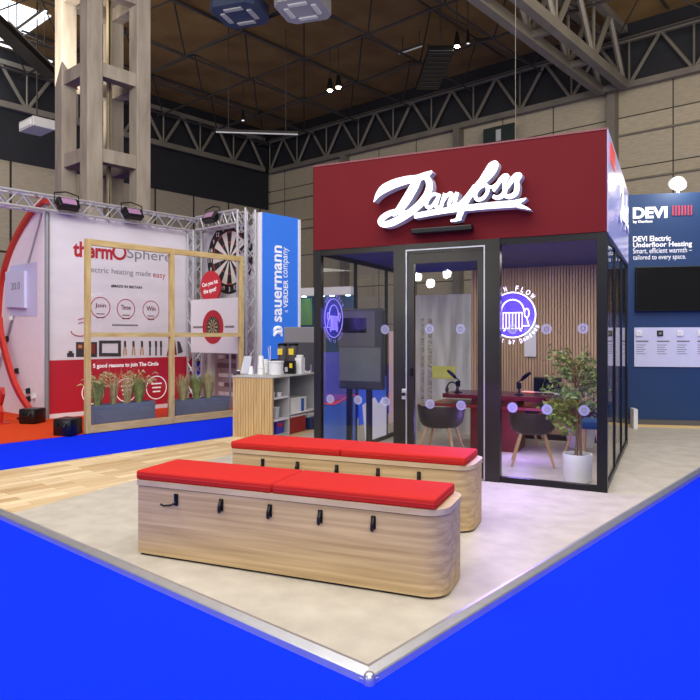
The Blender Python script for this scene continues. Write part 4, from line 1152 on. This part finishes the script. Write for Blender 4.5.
hw = (pb.x-pa.x)/2; zz0, zz1 = pc_.z-ZC-.012, pa.z-ZC-.012
MB().box(-hw, hw, 0, .03, zz0, zz1).build('board', M_whitem, po)
m = MB(); m.tube([(-hw*.6, .05, 0), (-hw*.6, .05, zz1-.1)], .02, 8); m.tube([(hw*.6, .05, 0), (hw*.6, .05, zz1-.1)], .02, 8); m.build('leg', M_alu, po)
cz = HF.onY(213, 327, yP); cl = Vector((cz.x-(pa.x+pb.x)/2, -.004, cz.z-ZC-.012)); Rp = HF.onY(213, 310, yP).z-cz.z
MB().disc(cl, (1, 0, 0), (0, 0, 1), Rp, n=40).build('red_disc', M_redprint, po)
dartboard(po, cl+Vector((0, -.003, 0)), Rp*.62, (M_ink, mat('straw_print', (176, 160, 120), .6), None))
m = MB(); m.box(-hw*.9, -hw*.45, -.003, -.001, cl.z-.02, cl.z+.02); m.box(cl.x+Rp*1.1, hw*.85, -.003, -.001, cl.z-.02, cl.z+.02); m.build('caption_line', M_greytext, po)
# sponsor wall (lower print)
lo = MB().box(xb+.5, xe-.25, ef-.03, ef-.01, ZC+.05, HF.onY(215, 350, ef).z).build('sponsor_print', mat('taupe_print', (168, 152, 156), .7, c2=(138, 122, 130), scale=2), dwall)
m = MB(); ml = MB(); rg = random.Random(5)
for j in range(7):
    z = ZC+.25+j*.19
    if j in (6, 3): m.box(xb+.6, xe-.4, ef-.036, ef-.032, z, z+.10)
    else:
        for i in range(5):
            x = xb+.65+i*(xe-xb-1.1)/5; (m if rg.random() < .6 else ml).box(x, x+.18+rg.random()*.08, ef-.036, ef-.032, z, z+.08)
m.build('logo_block', mat('mauve_print', (110, 84, 100), .7), lo); ml.build('pale_block', M_whitem, lo)

# timber frame with clear sheets
xf = HF.onZ(88, 434, ZC).x
TF = lambda u, v: HF.onX(u, v, xf)
y0_, y1_ = TF(87.5, 330).y, TF(241, 330).y; ym_ = TF(171.5, 330).y
ztp = TF(88, 239).z; zmd = TF(88, 334.6).z
tf = thing('timber_frame', 'open pine timber frame with clear sheets on the red carpet edge', 'frame', HF.w((xf, y0_, ZC+.012)), HA)
D_ = y1_-y0_; hh = ztp-ZC-.012; w_ = .066
for y in (0, ym_-y0_, D_): MB().box(-w_/2, w_/2, y-w_*.6, y+w_*.6, 0, hh).build('post', M_pine, tf)
M_pine2 = mat('pine_rail', (208, 184, 128), .6, c2=(184, 154, 98), scale=3, stretch=(6, 1, 6), spec=.2)
for ya, yb3 in ((w_*.6, ym_-y0_-w_*.6), (ym_-y0_+w_*.6, D_-w_*.6)):
    MB().box(-w_/2, w_/2, ya, yb3, hh-.09, hh).build('top_rail', M_pine2, tf)
    MB().box(-w_/2, w_/2, ya, yb3, zmd-ZC-.05, zmd-ZC+.02).build('middle_rail', M_pine2, tf)
    MB().box(-w_/2-.03, w_/2, ya, yb3, 0, .11).build('bottom_rail', M_pine2, tf)
    MB().box(-.004, .0, ya, yb3, .11, hh-.09).build('clear_sheet', M_acry, tf)

# planters and grasses behind the frame
def planter(label, u0, u1, v_b, v_t):
    xp = xf-.35; a, b = HF.onX(u0, v_b, xp), HF.onX(u1, v_b, xp)
    z1 = HF.onX((u0+u1)/2, v_t, xp).z
    Lp = b.y-a.y; hp_ = z1-ZC-.012
    root = thing('trough_planter', label, 'planter', HF.w((xp, a.y, ZC+.012)), HA, 'slate trough planters')
    m = MB(); m.box(-.28, 0, 0, Lp, 0, hp_-.06, .01); m.build('trough', M_planter, root)
    rm = MB(); t_ = .025
    rm.box(-.28, 0, 0, t_, hp_-.06, hp_); rm.box(-.28, 0, Lp-t_, Lp, hp_-.06, hp_); rm.box(-.28, -.28+t_, t_, Lp-t_, hp_-.06, hp_); rm.box(-t_, 0, t_, Lp-t_, hp_-.06, hp_)
    rm.build('rim', M_planter, root)
    MB().box(-.255, -.025, t_, Lp-t_, hp_-.06, hp_-.04).build('soil', mat('soil', (62, 50, 36)), root)
    return xp, a.y, Lp, ZC+.012+hp_-.04
pA = planter('slate trough planter with two green tufts behind the left half of the timber frame', 92.5, 155.5, 425, 403.5)
pB_ = planter('slate trough planter with thick straw grass behind the right half of the timber frame', 176.5, 229, 419, 398.5)
def tuft(label, P_, f, h, n, spread, m_, group, plume=False):
    n = int(n*1.5); spread *= 1.25
    root = thing('grass_plant', label, 'grass plant', HF.w((P_[0]-.14, P_[1]+P_[2]*f, P_[3])), HA, group)
    m = MB(); rg = random.Random(int(f*1000)+n); pl_ = MB()
    for i in range(n):
        a = rg.uniform(0, 2*PI); rr = rg.uniform(0, .05); s_ = rg.uniform(.2, 1)*spread; hh_ = h*rg.uniform(.6, 1.05)
        b_ = Vector((rr*math.cos(a), rr*math.sin(a), 0)); t_ = b_+Vector((math.cos(a)*s_*.8, math.sin(a)*s_, hh_)); md = b_.lerp(t_, .55)+Vector((0, 0, hh_*.12))
        sd = Vector((-math.sin(a), math.cos(a), 0))*.006
        m.quadlist([b_-sd, b_+sd, md+sd*.8, md-sd*.8, t_], [(0, 1, 2, 3), (3, 2, 4)])
        if plume and i % 5 == 0: pl_.tube([t_, t_+Vector((math.cos(a)*.05, math.sin(a)*.05, .03)), t_+Vector((math.cos(a)*.11, math.sin(a)*.11, .0))], [.004, .012, .003], 5)
    m.build('blades', m_, root)
    if plume: pl_.build('seed_heads', M_reed, root)
    else: pl_.bm.free()
tuft('green feathery grass tuft at the left end of the left trough', pA, .14, .52, 130, .16, M_leaf2, 'grasses in the troughs', True)
tuft('green feathery grass tuft at the right end of the left trough', pA, .80, .52, 130, .16, M_leaf2, 'grasses in the troughs', True)
tuft('thin brown reeds left of the middle of the left trough', pA, .38, .62, 34, .14, M_reed, 'grasses in the troughs')
tuft('thin brown reeds right of the middle of the left trough', pA, .60, .66, 34, .16, M_reed, 'grasses in the troughs')
tuft('straw grass clump at the left end of the right trough', pB_, .20, .50, 150, .14, M_reed, 'grasses in the troughs')
tuft('straw and green grass clump in the middle of the right trough', pB_, .45, .52, 150, .14, M_leaf2, 'grasses in the troughs')
tuft('straw grass clump right of the middle of the right trough', pB_, .68, .56, 120, .14, M_reed, 'grasses in the troughs')
# black weights on the red carpet
def weight(label, u, v, w_px, h_px):
    p = G(u, v, ZC+.012); k_ = p.y/F
    root = thing('ballast_bag', label, 'ballast bag', p, HA+.55, 'black ballast bags')
    a = w_px*k_/2; h = h_px*k_
    MB().box(-a, a, -.16, .16, 0, h, .03).build('bag', M_bag, root, True)
    MB().tube([(-a*.5, -.17, h*.75), (-a*.4, -.20, h*.55), (a*.4, -.20, h*.55), (a*.5, -.17, h*.75)], .012, 6).build('strap', M_black, root)
weight('black ballast bag at the foot of the grey banner pole', 32.5, 423, 18, 15)
weight('black ballast bag beside the left foot of the timber frame', 68, 434.5, 20, 17)

# azure tower and white post
xs = xe+.10
HFs = lambda u, v: HF.onX(u, v, xs)
q1 = HFs(262.5, 300); q2 = HFs(298, 300); zT = HFs(262.5, 212).z
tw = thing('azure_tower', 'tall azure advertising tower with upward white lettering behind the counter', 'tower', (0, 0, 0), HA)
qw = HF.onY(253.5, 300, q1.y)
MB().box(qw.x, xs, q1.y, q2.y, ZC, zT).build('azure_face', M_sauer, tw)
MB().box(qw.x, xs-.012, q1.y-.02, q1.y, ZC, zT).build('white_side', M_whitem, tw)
MB().box(xs-.05, xs+.02, q2.y, q2.y+.06, ZC, zT-.02).build('edge_strip', M_white, tw)
m = MB(); e_ = xs+.006
def vtext(mb, body, ub, ut, v_bot, v_top, bold):
    p, q = HF.onX(ub, v_bot, e_), HF.onX(ub, v_top, e_); hgt = HF.onX(ub, v_bot, e_).y-HF.onX(ut, v_bot, e_).y
    text_into(mb, body, p, Vector((0, 0, 1)), Vector((0, -1, 0)), q.z-p.z, hgt, bold=bold)
vtext(m, 'sauermann', 282, 274.5, 322, 246, .022)
vtext(m, 'VERDER', 288, 283.5, 308, 280, .02)
vtext(m, 'company', 289.5, 283.5, 278, 248, 0)
vtext(m, 'a', 288, 285, 312.5, 310, 0)
c = HF.onX(277.8, 333, e_); r = HF.onX(277.8, 326.5, e_).z-c.z
cc_ = []
for s_, off_ in ((1, .35), (-1, -.35)):
    pts = [c+Vector((0, s_*r*.75*math.cos(a), r*.5*math.sin(a)+off_*r)) for a in [i*PI/10+(-.3 if s_ > 0 else -.3+0) for i in range(13)]]
    pts = [Vector((p.x+.004, p.y, p.z)) for p in pts]
    m.tube(pts, [.02+.02*math.sin(i/12*PI) for i in range(13)], 6)
m.build('white_lettering', M_whitetext, tw)

# far stand glimpsed left of and through the booth
fs = Fr(W(300, 335, 17), HA)
root = thing('far_stand', 'distant stand wall with white header and downlights seen past the booth corner', 'stand', (fs.o.x, fs.o.y, ZC), BA)
FSF = Fr((fs.o.x, fs.o.y, ZC), BA)
a, b = FSF.onY(296, 300), FSF.onY(356, 300); zh0, zh1 = FSF.onY(330, 296).z-0, FSF.onY(330, 290).z
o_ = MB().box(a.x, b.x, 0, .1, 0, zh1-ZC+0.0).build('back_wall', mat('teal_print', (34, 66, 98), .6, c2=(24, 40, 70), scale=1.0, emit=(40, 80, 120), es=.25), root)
MB().box(a.x, b.x, -.3, 0, zh1-ZC-.2, zh1-ZC).build('header', M_whitem, root)
g0, g1 = FSF.onY(299, 300, -.02), FSF.onY(312, 327, -.02)
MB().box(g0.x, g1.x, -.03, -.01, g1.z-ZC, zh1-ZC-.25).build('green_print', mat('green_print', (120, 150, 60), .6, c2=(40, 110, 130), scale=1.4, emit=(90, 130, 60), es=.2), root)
m = MB()
for u in (322, 332, 348, 304):
    c = FSF.onY(u, 298, -.15); m.lathe([(.06, zh1-ZC-.22), (.06, zh1-ZC-.2)], (c.x, -.15, 0), 12)
m.build('downlight', mat('cool_downlight', (220, 245, 255), .4, emit=(200, 240, 255), es=8), root)

# ================================================================== NAVY WALL AT THE RIGHT
DA = -math.radians(11.4)
d0 = G(633.8, 426.3)
DF = Fr((d0.x, d0.y, 0), DA)
zDt = DF.onY(629.7, 194.7).z
x0 = DF.onY(612, 300).x
nw = thing('navy_display_wall', 'navy heating display wall with white lettering at the right', 'display wall', DF.o, DA)
MB().box(x0, 3.6, 0, .12, .115, zDt, .004).build('board', M_navy, nw)
MB().box(x0+.2, 3.6, -.02, .12, .035, .115).build('plinth', mat('plinth_grey', (92, 88, 88), .6), nw)  # plain grey base strip under the board
MB().box(x0, 3.6, -.05, -.02, .0, .035).build('foot_strip', mat('maple_strip', (214, 184, 130), .5), nw)
MB().box(DF.onY(629.5, 430).x, DF.onY(633.5, 430).x, -.30, -.05, .0, .30).build('side_block', M_white, nw)
def D(u, v, c=-.004): return DF.onY(u, v, c)
Xr = Vector((1, 0, 0))
m = MB()
def dtext(body, u0, v0, u1, h_, bold): 
    p, q = D(u0, v0), D(u1, v0); hh_ = D(u0, v0-h_).z-p.z
    text_into(m, body, p, Xr, Uu, q.x-p.x, hh_, bold=bold)
dtext('DEVI', 632.8, 219, 667.5, 11.5, .045); dtext('by Danfoss', 633, 223.8, 652.5, 3.4, .04)
dtext('DEVI Electric', 633, 241.8, 670.8, 5.5, .025); dtext('Underfloor Heating', 633, 249, 692, 6.6, .025)
dtext('Smart, efficient warmth –', 633, 254.4, 692, 6.0, 0); dtext('tailored to every space.', 633, 261.3, 686, 6.2, 0)
m.build('white_lettering', M_whitetext, nw)
m = MB(); pts = []
for i in range(7):
    u = 672.8+i*3.1
    pts += [(u, 215.5), (u, 206)] if i % 2 == 0 else [(u, 206), (u, 215.5)]
pts = [(u, v-(u-672)*.03) for u, v in pts]
m.tube([D(u, v, -.012) for u, v in pts], .0085, 8)
m.build('coil_emblem', mat('coil_red', (214, 62, 72), .5, emit=(214, 50, 60), es=.25), nw)
# television
a, b = D(634.8, 267.5), D(636, 311.5)
tvr = thing('wall_television', 'black flat television mounted on the navy wall', 'television', DF.w((a.x, -.004, b.z)), DA)
ht = a.z-b.z; wt = ht*1.74
MB().box(0, wt, -.07, -.01, 0, ht, .006).build('bezel', M_black, tvr)
MB().box(.012, wt-.012, -.074, -.070, .016, ht-.012).build('screen', M_screen, tvr)
# lavender sample panel
a, b = D(634, 327.5), D(634, 366.5)
pn = thing('sample_panel', 'pale lavender sample board below the television on the navy wall', 'sample board', DF.w((a.x, -.004, 0)), DA)
pw = 1.55
MB().box(0, pw, -.02, 0, b.z, a.z).build('board', M_lilac, pn)
for i, u in enumerate((639, 660, 680, 700.5, 721)):
    c = D(u, 333.3, -.03); x = c.x-a.x
    o = MB().box(x-.045, x+.045, -.04, -.02, c.z-.045, c.z+.045, .006).build('switch_sample', M_black if i == 1 else M_white, pn)
    MB().box(x-.022, x+.022, -.043, -.040, c.z-.022, c.z+.022).build('dial', M_greytext if i == 1 else M_whitem, o)
    m = MB()
    zt = D(u, 341.3, -.03).z; m.box(x-.045, x+.14, -.022, -.020, zt-.012, zt+.012)
    for kk in range(5): z = D(u, 345+kk*2.2, -.03).z; m.box(x-.04, x+.10-.03*(kk % 2), -.0215, -.020, z-.005, z+.005)
    m.build('caption_line', M_greytext, pn)
# floodlight on top of the navy wall
p = DF.onY(678, 183, .05)
fl = thing('floodlight', 'glowing round floodlight on top of the navy wall', 'floodlight', DF.w(p), DA)
MB().lathe([(.03, .10), (.09, .06), (.13, 0), (.14, -.03)], n=20).xform(Matrix.Rotation(1.0, 4, 'X')).build('housing', M_white, fl, True)
MB().lathe([(.001, -.06), (.09, -.055), (.13, -.03)], n=20).xform(Matrix.Rotation(1.0, 4, 'X')).build('lens', M_lamp, fl, True)
MB().box(-.02, .02, -.02, .02, zDt-p.z, .0).build('bracket', M_greylam, fl)

# exit style green sign board on the hall wall behind the fascia
p = HF.onY(499, 136.5, YB_-.6)
root = thing('hall_sign', 'small dark green board high on the hall wall above the booth', 'sign', HF.w(p), HA)
MB().box(-.75, .75, -.05, 0, -.35, .45).build('board', mat('dark_green_board', (22, 36, 30), .6), root)
MB().box(-.12, .12, -.06, -.05, -.2, .3).build('pale_mark', M_greylam, root)

# ================================================================== LIGHT
def area(name, loc, target, sx, sy, power, col=(1, 1, 1)):
    l = bpy.data.lights.new(name, 'AREA'); l.shape = 'RECTANGLE'; l.size = sx; l.size_y = sy; l.energy = power; l.color = col
    o = bpy.data.objects.new(name, l); COL.objects.link(o); o.location = loc
    o.rotation_euler = (Vector(target)-Vector(loc)).to_track_quat('-Z', 'Y').to_euler(); return o
area('hall_light', (1.0, 2.5, 9.5), (0.3, 5.5, 0), 9, 7, 820, (1, .975, .94))
area('hall_light', (-6, 4, 9), (-6, 10, 0), 8, 6, 720, (1, .975, .95))
area('hall_light', (6, 5, 9), (5.5, 9, 0.5), 6, 5, 330, (1, .97, .93))
area('hall_light', (0, -6, 6.5), (0, 6, 1.4), 10, 4, 700, (1, .98, .95))
area('roof_fill', (-12, 14, 9.2), (-14, 22, 13.5), 12, 8, 1350, (1, .92, .80))  # added up-facing fill, stands in for ambient light on the roof
area('roof_fill', (9, 12, 9.2), (8, 20, 13.5), 12, 8, 1200, (1, .92, .80))
area('wall_fill', (0, 8, 8.2), (2, 30, 7.5), 14, 3, 230, (1, .95, .86))  # added fill aimed sideways to brighten the hall walls
area('wall_fill', (-6, 7, 8.2), (-24, 16, 8), 8, 3, 300, (1, .95, .86))
def point(name, loc, power, col, r=.1):
    l = bpy.data.lights.new(name, 'POINT'); l.energy = power; l.color = col; l.shadow_soft_size = r
    o = bpy.data.objects.new(name, l); COL.objects.link(o); o.location = loc; return o
area('booth_fill', BF.w((1.75, 1.4, 2.36)), BF.w((1.75, 1.5, 0)), 2.2, 1.6, 32, (1, .95, .88))  # added fill for the interior, no fitting in the booth ceiling
point('neon_glow', BF.w((nc.x, .22, nc.z)), 5, (.30, .16, 1), .15)
area('neon_glow', BF.w((nc.x, -.30, nc.z-.5)), BF.w((nc.x-.05, -1.0, 0)), .4, .3, 20, (.30, .16, 1))
point('neon_glow', BF.w((.14, c2.y-.1, c2.z)), 2.5, (.22, .16, 1), .15)
point('floor_tint_fill', BF.w((2.0, 1.3, .35)), 14, (.4, .25, 1), .1)  # added violet fill to tint the booth floor, no lamp stands here
point('wall_flood', DF.w((p.x*0+DF.onY(678, 183).x, -.35, zDt+.2)), 30, (1, .9, .72), .1)
w = bpy.data.worlds.new('world'); SC.world = w; w.use_nodes = True
bg = w.node_tree.nodes['Background']; bg.inputs['Color'].default_value = (.95, .96, 1, 1); bg.inputs['Strength'].default_value = .28

# bright floodlights of the stands behind the viewer, which the door glass mirrors
oL = BF.l((0, 0, H))
for u, v in ((417.5, 277), (430.5, 283.5), (447, 274)):
    h_ = BF.onY(u, v, 0); d_ = (h_-oL); d_.y = -d_.y; d_.normalize()
    point('stand_flood', BF.w(h_+d_*19), 260, (1, .97, .92), .16)
